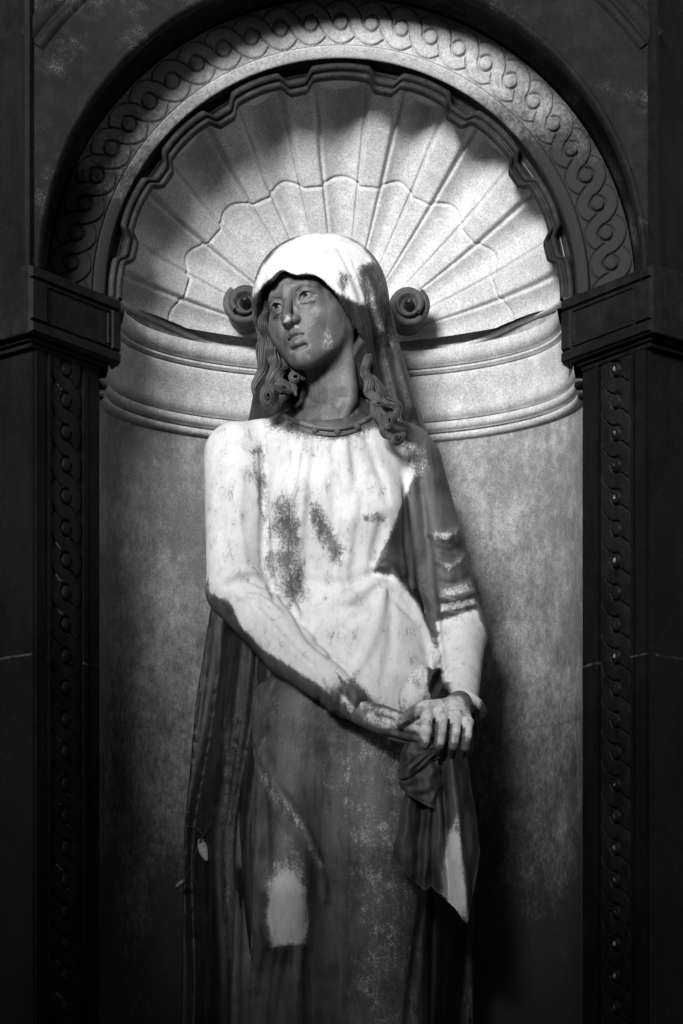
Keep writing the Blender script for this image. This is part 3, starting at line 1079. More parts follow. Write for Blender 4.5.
WHITE = 1.0
TORSO_W = [(206, 418), (240, 412), (262, 414), (275, 424), (300, 434), (335, 438), (365, 430), (378, 428), (400, 436), (425, 452), (428, 470), (424, 540), (432, 600), (442, 660), (426, 700), (395, 716), (372, 700), (352, 680), (318, 700), (280, 690), (236, 652), (216, 606), (195, 565), (193, 480)]
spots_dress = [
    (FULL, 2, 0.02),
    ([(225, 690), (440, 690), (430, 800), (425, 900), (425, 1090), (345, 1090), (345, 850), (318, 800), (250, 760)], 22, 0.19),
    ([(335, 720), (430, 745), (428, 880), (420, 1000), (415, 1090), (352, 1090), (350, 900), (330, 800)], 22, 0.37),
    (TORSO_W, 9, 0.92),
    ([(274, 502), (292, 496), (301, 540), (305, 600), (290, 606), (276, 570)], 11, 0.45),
    ([(306, 500), (318, 508), (333, 530), (345, 548), (342, 566), (330, 556), (318, 535)], 9, 0.42),
    ([(362, 516), (378, 512), (384, 520), (368, 524)], 4, 0.42),
    ([(410, 486), (396, 522), (374, 572), (392, 575), (402, 582), (420, 606), (436, 645), (443, 664), (438, 600), (428, 540), (426, 480), (420, 470)], 4, 0.02),
    ([(429, 456), (446, 464), (460, 520), (476, 604), (458, 612), (437, 616), (430, 560), (426, 520)], 4, 0.06),
    ([(434, 531), (446, 530), (459, 527), (460, 536), (446, 541), (434, 539)], 5, 0.62),
    ([(440, 560), (452, 562), (464, 552), (466, 562), (452, 572), (440, 570)], 5, 0.55),
    ([(438, 588), (456, 584), (470, 580), (473, 590), (458, 598), (440, 598)], 5, 0.6),
    ([(398, 436), (424, 448), (430, 470), (420, 480), (408, 462)], 6, 0.5),
    ([(440, 604), (474, 598), (479, 604), (456, 610), (441, 612)], 2, 0.75),
    ([(436, 622), (458, 614), (478, 608), (489, 640), (488, 690), (472, 722), (462, 700), (444, 688), (440, 660)], 4, 0.9),
    ([(250, 450), (263, 446), (270, 520), (278, 590), (272, 596), (266, 560), (258, 500)], 3, 0.62),
    # lower edge of the left forearm stays dark
    ([(212, 596), (230, 604), (240, 626), (262, 650), (302, 676), (330, 694), (352, 690), (362, 702), (372, 716), (345, 735), (300, 712), (250, 680), (214, 640)], 4, -0.05),
    ([(336, 672), (350, 688), (362, 690), (372, 702), (362, 704), (348, 696)], 3, 0.25),
    ([(338, 690), (350, 700), (360, 712), (352, 716), (340, 704)], 3, 0.75),
    ([(320, 676), (330, 684), (332, 698), (325, 690)], 3, 0.7),
    ([(254, 766), (260, 764), (280, 792), (305, 822), (326, 868), (318, 870), (296, 828), (270, 800)], 6, 0.46),
    ([(284, 830), (300, 842), (309, 880), (308, 918), (306, 943), (290, 946), (272, 947), (265, 910), (266, 870)], 10, 0.52),
    ([(286, 868), (300, 874), (307, 918), (305, 942), (290, 945), (273, 946), (267, 912), (274, 884)], 6, 1.0),
    ([(262, 949), (316, 945), (318, 990), (260, 990)], 2, 0.0),
    ([(246, 910), (256, 912), (256, 1000), (248, 1010)], 5, 0.36),
]
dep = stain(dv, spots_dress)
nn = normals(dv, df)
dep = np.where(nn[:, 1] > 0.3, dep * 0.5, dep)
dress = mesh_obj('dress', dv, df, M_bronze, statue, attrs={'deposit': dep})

# collar band with studs along the neckline
col_px = [(264, 402), (280, 414), (300, 423), (322, 428), (342, 428), (360, 423), (374, 414), (380, 404)]
cp_ = []
for a, b_ in spline(np.array(col_px, float), 40):
    q = D.front(a, b_ + 1, -0.14)
    if q is not None:
        cp_.append(q + np.array([0, -0.001, 0.001]))
cp_ = np.array(cp_)
# smooth the band
for _ in range(8):
    cp_[1:-1] = (cp_[:-2] + 2 * cp_[1:-1] + cp_[2:]) / 4
mb = MB()
mb.add(*tube(cp_, 0.0055, 8))
mb.add(*tube(cp_ + np.array([0, -0.0015, -0.013]), 0.003, 8))
collar = mb.build('collar', M_skin, dress, attrs=None)
for i in range(3, len(cp_) - 2, 6):
    c_ = cp_[i] + np.array([0, -0.004, -0.0075])
    a = np.linspace(0, 2 * math.pi, 12, endpoint=False)
    rings = [(0.007, 0.002), (0.0065, -0.002), (0.0045, -0.005), (0.001, -0.0065)]
    v = np.concatenate([np.stack([c_[0] + r * np.cos(a), np.full(12, c_[1] + yy), c_[2] + r * np.sin(a)], 1) for r, yy in rings])
    mesh_obj('collar_stud', v, grid_faces(4, 12, wrap_v=True), M_skin, collar)

# --- head (its own finely sampled clay, in head axes) ------------------------
psi, rol, pit = math.radians(30), math.radians(13), math.radians(2)
Rx = np.array([[1, 0, 0], [0, math.cos(-pit), -math.sin(-pit)], [0, math.sin(-pit), math.cos(-pit)]])
Rz = np.array([[math.cos(-psi), -math.sin(-psi), 0], [math.sin(-psi), math.cos(-psi), 0], [0, 0, 1]])
Ry = np.array([[math.cos(-rol), 0, math.sin(-rol)], [0, 1, 0], [-math.sin(-rol), 0, math.cos(-rol)]])
HR = Ry @ Rz @ Rx
HO = P(312, 309, -0.02)
hw = lambda q: HO + np.asarray(q) @ HR.T          # head axes -> world
wh = lambda q: (np.asarray(q) - HO) @ HR           # world -> head axes

H = Clay((-0.12, -0.15, -0.26), (0.12, 0.13, 0.14), 0.0014)
H.ell((0, 0.015, 0.035), (0.080, 0.100, 0.092), 0.0)
H.ell((0, -0.034, 0.045), (0.063, 0.055, 0.062), 0.02)
H.ell((0, -0.024, -0.040), (0.071, 0.064, 0.082), 0.03)
for s in (-1, 1):
    H.cap((s * 0.060, 0.006, -0.052), (s * 0.024, -0.062, -0.107), 0.022, 0.017, 0.035)
    H.ball((s * 0.043, -0.053, -0.036), 0.029, 0.04)
H.ball((0, -0.074, -0.1105), 0.0205, 0.028)
H.ell((0, -0.068, -0.071), (0.034, 0.027, 0.032), 0.025)
# sockets, brows
for s in (-1, 1):
    H.ell((s * 0.0365, -0.106, -0.001), (0.0250, 0.024, 0.0180), 0.018, 'cut')
    H.chain([(s * 0.014, -0.0890, 0.0245), (s * 0.032, -0.0865, 0.0265), (s * 0.053, -0.069, 0.0185)], [.0030, .0042, .003], 0.022)
    H.ball((s * 0.0350, -0.0690, -0.0010), 0.0165, 0.002)
    up = [(s * 0.0170, -0.0815, -0.0050), (s * 0.0235, -0.0865, 0.0070), (s * 0.035, -0.0885, 0.0120), (s * 0.046, -0.0835, 0.0080), (s * 0.0555, -0.0725, -0.0020)]
    H.chain(up, [.0020, .0028, .0032, .0030, .0024], 0.002)
    lo = [(s * 0.0170, -0.0815, -0.0055), (s * 0.025, -0.0840, -0.0115), (s * 0.036, -0.0838, -0.0135), (s * 0.046, -0.0790, -0.0105), (s * 0.0545, -0.072, -0.0035)]
    H.chain(lo, [.0016, .0021, .0023, .0021, .0016], 0.002)
    # crease above the lid, iris ring and drilled pupil, hollow under the eye
    H.chain([(s * 0.021, -0.0895, 0.0125), (s * 0.035, -0.0925, 0.0175), (s * 0.050, -0.083, 0.0130)], 0.0022, 0.004, 'cut')
    ex = s * 0.0350 - 0.003
    ring = [(ex + 0.0068 * math.cos(q), -0.0842 - 0.0006 * (1 if abs(math.cos(q)) < .7 else 0), 0.0015 + 0.0068 * math.sin(q)) for q in np.linspace(0, 2 * math.pi, 17)]
    H.chain(ring, 0.0017, 0.001, 'cut')
    H.chain([(ex, -0.0920, 0.0030), (ex + 0.001, -0.0765, 0.0012)], 0.0046, 0.001, 'cut')
    H.chain([(s * 0.020, -0.0855, -0.0165), (s * 0.035, -0.0840, -0.0225), (s * 0.049, -0.076, -0.0185)], 0.0016, 0.010, 'cut')
# nose
H.chain([(0, -0.0890, 0.024), (0, -0.0965, 0.004), (0, -0.1090, -0.020), (0, -0.1185, -0.0375)], [.0100, .0092, .0094, .0102], 0.016)
H.ball((0, -0.1170, -0.0400), 0.0108, 0.006)
for s in (-1, 1):
    H.ell((s * 0.0130, -0.1010, -0.0420), (0.0080, 0.0115, 0.0084), 0.006)
    H.ell((s * 0.0062, -0.1090, -0.0510), (0.0038, 0.0068, 0.0036), 0.002, 'cut')
H.chain([(0, -0.1005, -0.0520), (0, -0.0985, -0.0600)], 0.0026, 0.006, 'cut')
# mouth
H.chain([(-0.0235, -0.0840, -0.0725), (-0.012, -0.0945, -0.0695), (-0.0045, -0.0990, -0.0665), (0, -0.0982, -0.0678), (0.0045, -0.0990, -0.0665), (0.012, -0.0945, -0.0695), (0.0235, -0.0840, -0.0725)], [.0022, .0048, .0058, .0056, .0058, .0048, .0022], 0.0035)
H.chain([(-0.0215, -0.0840, -0.0768), (-0.011, -0.0925, -0.0850), (0, -0.0955, -0.0868), (0.011, -0.0925, -0.0850), (0.0215, -0.0840, -0.0768)], [.0028, .0066, .0082, .0066, .0028], 0.004)
H.chain([(-0.0245, -0.0865, -0.0738), (-0.012, -0.0985, -0.0758), (0, -0.1025, -0.0765), (0.012, -0.0985, -0.0758), (0.0245, -0.0865, -0.0738)], [.0012, .0026, .0032, .0026, .0012], 0.002, 'cut')
H.chain([(-0.015, -0.0900, -0.0968), (0, -0.0950, -0.0990), (0.015, -0.0900, -0.0968)], 0.0024, 0.010, 'cut')
# ears are under the veil; neck
nb = wh(P(334, 432, 0.03))
nm = wh(P(334, 390, 0.005))
H.chain([(0.0, 0.012, -0.035), tuple(nm), tuple(nb)], [.055, .053, .058], 0.022)
H.chain([(0.062, 0.010, -0.060), tuple(wh(P(352, 400, -0.035))), tuple(wh(P(340, 425, -0.04)))], [.010, .010, .008], 0.025)
hv, hf = H.mesh()
hvw = hw(hv)

# body core (under the clothes) and hands
B = Clay((-0.32, -0.24, 0.80), (0.30, 0.18, 1.68), 0.006)
B.ell(P(335, 500, 0.04), (0.130, 0.090, 0.16), 0.03)
B.ell(P(335, 446, 0.045), (0.155, 0.072, 0.075), 0.04)
B.cap(P(334, 385, 0.02), P(334, 445, 0.035), 0.048, 0.085, 0.05)
B.ell(P(352, 620, 0.03), (0.11, 0.09, 0.16), 0.05)
B.cap(SL, EL, 0.040, 0.036, 0.02)
B.cap(EL, WL, 0.036, 0.022, 0.01)
B.cap(SR, ER, 0.040, 0.036, 0.02)
B.cap(ER, WR, 0.036, 0.022, 0.01)
bv_, bf_ = B.mesh()
G = Clay((-0.03, -0.31, 0.86), (0.30, -0.06, 1.08), 0.0018)
# viewer's left hand: flat, held from above by the other
G.chain([P(340, 700, -0.165), P(362, 715, -0.185), P(385, 725, -0.205)], [.024, .022, .021], 0.01)
G.ell(P(388, 724, -0.205), (0.034, 0.021, 0.020), 0.012)
for k, (dy, dz) in enumerate(((-0.012, 0.012), (-0.015, -0.003), (-0.008, -0.016), (0.006, -0.024))):
    o_ = np.array([0, dy, dz])
    G.chain([P(392, 724, -0.205) + o_ * 0.9, P(414, 729, -0.212) + o_, P(434, 735, -0.208) + o_, P(448, 740, -0.196) + o_ * 0.9], [.0105, .0100, .0092, .0078], 0.004)
G.chain([P(366, 708, -0.195), P(384, 711, -0.225), P(402, 717, -0.232), P(416, 722, -0.230)], [.013, .0115, .0100, .0080], 0.006)
# viewer's right hand: back of the hand in front, four fingers curling down over the other
G.chain([P(464, 690, -0.125), P(459, 704, -0.165), P(450, 712, -0.195)], [.026, .024, .024], 0.01)
for kx, ky, ln, r0 in ((427, 716, 1.0, .0112), (442, 714, 1.10, .0112), (456, 717, 1.02, .0106), (468, 723, 0.86, .0094)):
    G.chain([P(459, 704, -0.170), P(kx, ky, -0.232)], [.018, r0 * 1.08], 0.012)
    G.chain([P(kx, ky, -0.234), P(kx - 1, ky + 15 * ln, -0.256), P(kx - 3, ky + 29 * ln, -0.250), P(kx - 4, ky + 37 * ln, -0.226)], [r0 * 1.05, r0, r0 * 0.9, r0 * 0.75], 0.003)
    G.ball(P(kx, ky - 1, -0.236), r0 * 1.08, 0.006)
    G.ball(P(kx - 1, ky + 15 * ln, -0.257), r0 * 1.04, 0.003)
# its thumb along the near side
G.chain([P(446, 706, -0.20), P(426, 706, -0.235), P(410, 714, -0.248), P(399, 722, -0.246)], [.015, .012, .0108, .0085], 0.006)
gv, gf = G.mesh()
bodyv, bodyf = join([(hvw, hf), (bv_, bf_), (gv, gf)])
spots_body = [
    (FULL, 2, 0.0),
    ([(282, 322), (288, 314), (294, 319), (299, 327), (291, 331), (283, 329)], 4, 0.85),
    ([(318, 326), (334, 330), (340, 344), (330, 356), (318, 346)], 8, 0.40),
    ([(296, 352), (314, 354), (310, 362), (298, 360)], 4, 0.3),
    ([(296, 300), (316, 304), (314, 312), (296, 310)], 5, 0.22),
    ([(325, 370), (352, 372), (354, 405), (330, 405)], 10, 0.26),
    ([(305, 408), (345, 412), (350, 424), (318, 424)], 6, 0.30),
    ([(352, 690), (372, 704), (400, 712), (424, 724), (420, 732), (384, 730), (362, 722)], 4, 0.62),
    ([(416, 700), (440, 694), (462, 696), (478, 722), (474, 740), (462, 748), (452, 744), (436, 748), (424, 744), (412, 726)], 4, 0.80),
    ([(434, 722), (438, 722), (436, 760), (430, 760)], 2, 0.2),
    ([(448, 724), (452, 724), (450, 760), (445, 760)], 2, 0.2),
    ([(462, 728), (465, 728), (463, 760), (458, 760)], 2, 0.2),
    ([(410, 748), (480, 742), (480, 765), (410, 765)], 3, 0.0),
]
body = mesh_obj('body', bodyv, bodyf, M_skin, statue, attrs={'deposit': stain(bodyv, spots_body)})

# --- veil --------------------------------------------------------------------
V = Clay((-0.26, -0.20, 1.52), (0.26, 0.26, 2.04), 0.0032)
V.ell(P(320, 310, 0.015), (0.138, 0.140, 0.141), 0.0)
V.ell(P(330, 296, 0.03), (0.118, 0.120, 0.122), 0.02)
V.chain([P(300, 330, 0.07), P(296, 365, 0.09), P(288, 430, 0.12)], [.072, .076, .086], 0.02)
V.chain([P(356, 330, 0.07), P(384, 445, 0.13)], [.075, .095], 0.03)
V.chain([P(324, 320, 0.05), P(336, 390, 0.10), P(340, 470, 0.135)], [.118, .130, .150], 0.03)
V.ell(hw((0, 0.004, 0.030)), (0.103, 0.128, 0.112), 0.03, 'add', HR)
hull = V.F.copy()
# folds running from the crown down the near side
for xs, r, md in (([(356, 262), (372, 300), (382, 350), (396, 410), (408, 450)], [.006, .012, .014, .016, .016], 'cut'), ([(370, 262), (384, 300), (394, 350), (408, 410)], [.004, .010, .014, .016], 'add'),
                  ([(346, 280), (360, 318), (370, 360), (380, 410)], [.004, .008, .012, .014], 'add'), ([(384, 290), (394, 340), (406, 390), (420, 440)], [.004, .008, .010, .012], 'cut'),
                  ([(300, 246), (296, 262), (294, 276)], [.001, .0035, .004], 'cut'), ([(306, 262), (310, 272), (312, 280)], [.002, .004, .004], 'cut'), ([(264, 264), (262, 276), (258, 292)], [.002, .005, .006], 'cut'),
                  ([(340, 250), (352, 272), (362, 296)], [.002, .004, .004], 'cut'), ([(374, 300), (386, 350), (400, 410), (412, 445)], [.004, .010, .013, .014], 'add'), ([(388, 320), (400, 370), (416, 425), (424, 445)], [.003, .008, .011, .012], 'add'), ([(364, 310), (374, 350), (386, 400), (394, 430)], [.002, .006, .009, .010], 'cut'), ([(381, 310), (394, 362), (409, 418)], [.002, .007, .010], 'cut'), ([(280, 252), (274, 268), (270, 282)], [.002, .004, .006], 'add')):
    V.fold(xs, r, 0.010, md, 0.004 if md == 'add' else -np.max(r) * 0.55)
outer = V.F.copy()
x, y, z = V.pts((slice(None),) * 3)
TH_ = 0.014
# front opening, in head axes
q0, q1, q2 = x - HO[0], y - HO[1], z - HO[2]
lx = HR[0][0] * q0 + HR[1][0] * q1 + HR[2][0] * q2
ly = HR[0][1] * q0 + HR[1][1] * q1 + HR[2][1] * q2
lz = HR[0][2] * q0 + HR[1][2] * q1 + HR[2][2] * q2
wav = 0.006 * np.sin(np.arctan2(lx, lz + 0.02) * 7.0 + 0.6)
zo = np.clip(lz + 0.025, 0, None)
opn = np.sqrt((lx / 0.094) ** 2 + (zo / (0.074 + wav)) ** 2) - 1.0
opn = opn * 0.085
face_cut = np.maximum(opn, ly - (0.012 - 0.10 * np.clip(lz - 0.01, 0, None)))
F = np.maximum(outer, -(hull + TH_))
F = np.maximum(F, -face_cut)
# below the shoulders it becomes the cloak
F = np.maximum(F, P(0, 474, 0.1)[2] - z)
# open the front completely under the chin
ycut = 0.055 - 0.20 * sstep(P(0, 425, 0)[2], P(0, 335, 0)[2], z)
ft = y - ycut + 0 * x
F = np.maximum(F, -ft)
V.F = F.astype(np.float32)
# rolled hem round the opening
vv_, vf_ = V.mesh()
vv_ = relax(vv_, vf_, 1)
spots_veil = [
    (FULL, 2, 0.02),
    ([(247, 300), (262, 265), (278, 247), (304, 233), (338, 231), (362, 244), (376, 262), (366, 274), (373, 306), (360, 305), (343, 296), (314, 281), (288, 284), (269, 281), (252, 298)], 5, 1.0),
    ([(340, 272), (350, 276), (346, 296), (338, 288)], 4, 0.45),
    ([(358, 268), (372, 262), (392, 300), (404, 360), (380, 350), (366, 300)], 7, 0.20),
    ([(364, 272), (370, 278), (384, 330), (379, 332), (368, 300)], 3, 0.5),
]
vd = stain(vv_, spots_veil)
M_veil = mat_bronze('bronze_veil', base=(0.008, 0.034), rough=0.42)
veil = mesh_obj('veil', vv_, vf_, M_veil, statue, attrs={'deposit': vd})

# --- cloak hanging behind ------------------------------------------------------
K = Clay((-0.40, -0.16, -0.01), (0.38, 0.30, 1.66), 0.005)
x, y, z = K.pts((slice(None),) * 3)
pyv = HOR - (z - CAM_Z) * F_PX / (CAM_D + 0.05)                      # height, measured down the figure
pxv = 341 + x * F_PX / (CAM_D + 0.05)
le = np.interp(pyv, [400, 470, 560, 600, 700, 830, 950, 1210], [262, 236, 221, 209, 194, 182, 180, 177])
re = np.interp(pyv, [400, 470, 560, 650, 720, 820, 950, 1210], [420, 436, 452, 468, 479, 482, 476, 474])
ctr = (le + re) / 2
w_ = (pxv - ctr) / ((re - le) / 2)                                    # -1 .. 1 across the cloak
side = np.abs(w_)
wob = 0.035 * np.sin(pyv / 95.0 + 2.0 * w_) + 0.02 * np.sin(pyv / 41.0)
ph_ = (w_ + wob) * 21.0
rid = np.abs(np.sin(ph_ * 0.5)) ** 1.1                               # rounded ridges, sharp valleys
rid2 = np.abs(np.sin(ph_ * 1.37 + 0.7)) ** 0.8
dropf = sstep(500, 720, pyv)
front_y = 0.14 - 0.13 * sstep(1.02, 0.55, side) - 0.02 * (1 - side) - (0.034 * rid + 0.008 * rid2) * (0.25 + 0.75 * dropf)
bk = 0.20 - 0.02 * side ** 2
edge = (side - 1.0) * 0.26
d = np.maximum(np.maximum((front_y - y) * 0.6, y - bk), np.maximum(edge, z - P(0, 420, 0.1)[2]))
K.F = d.astype(np.float32)
kv, kf = K.mesh()
kv = relax(kv, kf, 8)
kd = stain(kv, [(FULL, 2, 0.0), ([(222, 720), (230, 700), (231, 960), (224, 960)], 4, 0.25)])
cloak = mesh_obj('cloak', kv, kf, M_cloak, statue, attrs={'deposit': kd})


# --- hair -----------------------------------------------------------------------
def strands(path, n, width, r, twist, mb, flat=0.8, wav=0.0, nseg=60):
    pth = spline(np.asarray(path), nseg)
    t = np.gradient(pth, axis=0)
    t /= np.linalg.norm(t, axis=1)[:, None]
    a_ = np.cross(t, [0, 1, 0.2])
    a_ /= np.linalg.norm(a_, axis=1)[:, None]
    b_ = np.cross(t, a_)
    u_ = np.linspace(0, 1, nseg)
    env = np.sin(np.clip(u_ * 0.9 + 0.1, 0, 1) * math.pi) ** 0.5
    L = np.linalg.norm(pth[-1] - pth[0])
    p0 = random.uniform(0, 6)
    fq = random.uniform(70, 120)
    common = (random.uniform(.25, .5) * width * np.sin(u_ * L * fq + p0))[:, None] * a_ + (0.3 * width * np.sin(u_ * L * fq * 1.3 + p0 + 1.4))[:, None] * b_
    mb.add(*tube(pth + common, width * 0.75 * (0.4 + 0.6 * env), 10))
    m_ = n * 4
    for i in range(m_):
        ph = 2 * math.pi * (i + random.uniform(-.3, .3)) / m_ + u_ * (twist * 0.45 + random.uniform(-.08, .08)) * 2 * math.pi
        wd = width * random.uniform(0.72, 1.05)
        q = pth + common + (np.cos(ph) * wd * env)[:, None] * a_ + (np.sin(ph) * wd * 0.8 * env)[:, None] * b_
        u0 = random.randint(0, 5)
        u1 = nseg - random.randint(0, 9)
        mb.add(*tube(q[u0:u1], (random.uniform(0.30, 0.50) * r * (0.45 + 0.55 * env))[u0:u1], 6, flat=flat))


def curl(c, r0, r1, turns, rad, mb, tilt=0.3, sg=1):
    n = 60
    st = random.uniform(-0.6, 0.9)
    ax = random.uniform(0.5, 0.9)
    rot = random.uniform(-1.4, 1.4)
    r0 *= 1.1
    tb = random.uniform(-0.5, 0.7)
    a = np.linspace(0, turns * 0.8 * 2 * math.pi, n) + st
    for k, (dr, rr, dy) in enumerate(((1.0, 0.42, 0), (0.86, 0.38, -.002), (1.16, 0.36, .001), (0.72, 0.34, -.003), (1.3, 0.32, .003), (0.58, 0.32, -.004))):
        r = np.linspace(r0 * dr, r1 * dr, n)
        lx = sg * r * np.cos(a + 0.12 * k) * ax
        lz = r * np.sin(a + 0.12 * k)
        q = np.stack([c[0] + lx * math.cos(rot) - lz * math.sin(rot), c[1] + dy - np.linspace(-0.004, 0.006, n) + tb * lz, c[2] + lx * math.sin(rot) + lz * math.cos(rot)], 1)
        mb.add(*tube(q, np.linspace(rad * rr, rad * rr * 0.6, n), 6))


mb = MB()
# wavy locks beside the far cheek
strands([P(261, 292, -.02), P(258, 322, -.02), P(263, 347, -.02), P(259, 374, -.035), P(254, 396, -.05)], 6, 0.010, 0.0055, 1.5, mb, wav=.0015)
strands([P(264, 300, -.035), P(265, 330, -.03), P(274, 356, -.025), P(272, 380, -.045), P(264, 402, -.065)], 6, 0.011, 0.0055, 1.8, mb, wav=.0015)
strands([P(272, 338, -.01), P(283, 362, -.01), P(279, 380, -.045), P(287, 393, -.06), P(278, 404, -.08)], 6, 0.011, 0.0055, 1.6, mb)
strands([P(286, 352, -.01), P(296, 370, -.02), P(292, 386, -.045), P(297, 396, -.055)], 5, 0.008, 0.005, 1.2, mb)
curl(P(268, 397, -.085), .021, .006, 2.2, .0055, mb)
curl(P(284, 388, -.080), .016, .005, 1.9, .0050, mb, sg=-1)
curl(P(296, 377, -.050), .014, .004, 1.8, .0045, mb)
mb.build('hair_lock', M_hair, statue)
mb = MB()
strands([P(362, 318, -.02), P(366, 350, -.03), P(367, 380, -.04), P(376, 402, -.065), P(392, 424, -.085)], 6, 0.010, 0.0055, 1.5, mb, wav=.001)
strands([P(370, 372, -.02), P(382, 396, -.055), P(396, 408, -.07), P(402, 424, -.08)], 6, 0.010, 0.0055, 1.4, mb)
strands([P(366, 390, -.04), P(378, 412, -.07), P(386, 432, -.088), P(398, 444, -.088)], 5, 0.009, 0.005, 1.4, mb)
curl(P(389, 421, -.092), .017, .005, 2.1, .0052, mb)
curl(P(397, 438, -.092), .015, .005, 2.0, .0050, mb, sg=-1)
curl(P(379, 404, -.075), .012, .004, 1.7, .0045, mb)
mb.build('hair_lock', M_hair, statue)
# hair swept back from the forehead, under the veil
mb = MB()
for s in (-1, 1):
    for k in range(7):
        a = [(s * 0.004, -0.082 + k * .005, 0.070 + k * 0.002), (s * (0.036 + .001 * k), -0.074 + k * .005, 0.060 + k * .002), (s * (0.064 + .001 * k), -0.050 + k * .004, 0.028 + k * 0.003), (s * (0.076 + .001 * k), -0.018 + k * .004, -0.012), (s * (0.078 + .001 * k), 0.004, -0.06)]
        q = spline(hw(np.array(a)), 40)
        mb.add(*tube(q, 0.0050, 7))
mb.build('hair', M_hair, statue)

# --- cloth held in the hands -------------------------------------------------------
def sheet(name, cols, thick, mat, parent, spots=None):
    """cols: list of vertical polylines (top to bottom) as world points; lofted and thickened"""
    cols = [spline(np.array(c_), 48) for c_ in cols]
    cols = np.array(cols)
    nu = 72
    full = np.stack([spline(cols[:, j], nu) for j in range(48)], 1)
    uu, ww = np.meshgrid(np.linspace(0, 1, nu), np.linspace(0, 1, 48), indexing='ij')
    full[..., 1] += 0.0018 * np.sin(uu * 17 + 5 * ww + 2 * np.sin(ww * 9)) * sstep(0, 0.3, ww) + 0.0012 * np.sin(ww * 23 + 6 * uu) * uu
    full[..., 0] += 0.0012 * np.sin(ww * 14 + uu * 5)
    v = full.reshape(-1, 3)
    f = grid_faces(nu, 48)
    n_ = normals(v, f)
    v2 = v + n_ * thick
    m = len(v)
    fs = [f, f[:, ::-1] + m]
    rim = []
    idx = np.arange(m).reshape(nu, 48)
    for e in (idx[0], idx[-1][::-1], idx[:, -1], idx[::-1, 0]):
        for a, b_ in zip(e[:-1], e[1:]):
            rim.append((a, b_, b_ + m, a + m))
    fs.append(np.array(rim)[:, ::-1])
    v = np.concatenate([v, v2])
    f = np.concatenate(fs)
    dep_ = stain(v, spots or [(FULL, 2, 0.0)])
    return mesh_obj(name, v, f, mat, parent, attrs={'deposit': dep_})


# gathered cascade on the left: zigzag folds
def flap(rows, name='held_cloth', mat=None, spots=None):
    """rows: columns given as lists of (px, py, depth)"""
    return sheet(name, [[P(*q) for q in r] for r in rows], 0.009, mat or M_cloth, statue, spots)


M_cloth = mat_bronze('bronze_cloth', base=(0.022, 0.05), rough=0.5, dust=0.2)
flap([[(408, 780, -.205), (400, 815, -.212), (396, 838, -.21), (392, 858, -.20)], [(413, 778, -.225), (407, 815, -.232), (403, 842, -.232), (400, 868, -.222)], [(418, 778, -.222), (414, 820, -.226), (411, 852, -.226), (409, 878, -.218)],
      [(424, 778, -.205), (421, 820, -.205), (419, 855, -.205), (418, 884, -.198)], [(430, 778, -.222), (428, 822, -.226), (426, 858, -.226), (425, 890, -.215)], [(436, 776, -.200), (436, 822, -.200), (435, 850, -.198), (434, 884, -.195)]])
flap([[(404, 768, -.222), (401, 777, -.230), (399, 786, -.228)], [(410, 762, -.240), (408, 780, -.250), (408, 795, -.246)], [(420, 758, -.236), (421, 784, -.246), (423, 803, -.242)], [(430, 756, -.240), (433, 784, -.250), (434, 808, -.246)], [(438, 756, -.220), (441, 780, -.226), (440, 800, -.224)]])
flap([[(404, 744, -.232), (400, 760, -.238), (397, 778, -.236)], [(410, 742, -.250), (408, 760, -.258), (406, 778, -.254)], [(420, 742, -.248), (419, 758, -.256), (417, 772, -.252)], [(430, 742, -.244), (431, 752, -.250), (430, 762, -.246)], [(438, 742, -.230), (440, 750, -.234), (440, 758, -.232)]])
cs = []
for (x0, x1, yb, dy) in ((426, 430, 886, -.20), (432, 436, 892, -.232), (437, 443, 896, -.238), (440, 448, 902, -.215), (446, 455, 908, -.226), (452, 467, 923, -.232), (456, 470, 910, -.20), (460, 476, 880, -.17), (464, 480, 850, -.14)):
    cs.append([P(x0, 742, dy + .01), P((x0 * .6 + x1 * .4), 742 + (yb - 742) * .35, dy + .002), P((x0 * .25 + x1 * .75), 742 + (yb - 742) * .7, dy), P(x1, yb, dy + .008)])
sheet('held_cloth', cs, 0.005, M_bronze, statue, [(FULL, 2, 0.0), ([(446, 834), (457, 822), (464, 850), (470, 924), (456, 912), (442, 896), (443, 862)], 5, 0.85), ([(453, 812), (459, 812), (461, 832), (455, 832)], 3, 0.6)])
# loop of cloth standing above the hands
L_ = Clay((0.09, -0.30, 0.94), (0.25, -0.08, 1.13), 0.002)
Rl = np.array([[math.cos(.35), 0, math.sin(.35)], [0, 1, 0], [-math.sin(.35), 0, math.cos(.35)]])
L_.ell(P(417, 692, -0.20), (0.033, 0.030, 0.056), 0.0, 'add', Rl)
L_.ell(P(434, 684, -0.215), (0.017, 0.030, 0.036), 0.006, 'add', Rl)
L_.ell(P(437, 682, -0.235), (0.012, 0.032, 0.028), 0.004, 'cut', Rl)
L_.fold([(424, 670), (427, 690), (424, 712)], [.002, .004, .004], 0.005, 'cut')
L_.fold([(410, 690), (404, 704), (402, 714)], [.001, .002, .002], 0.004, 'cut')
lv, lf = L_.mesh()
mesh_obj('held_cloth', lv, lf, M_bronze, statue, attrs={'deposit': stain(lv, [(FULL, 2, 0.75), ([(428, 668), (440, 668), (444, 690), (432, 700), (427, 685)], 2, 0.0)])})
# feet block so that the figure stands on the plinth
mb = MB()
box(mb, -0.30, 0.28, -0.20, 0.24, -0.003, 0.03)
mb.build('base', M_cloak, statue, False)

# --- dead leaves caught in a fold ---------------------------------------------------
M_leaf = mat_stone('dry_leaf', 0.14, 0.3, streak=0.2, rough=0.7, bump=0.3)


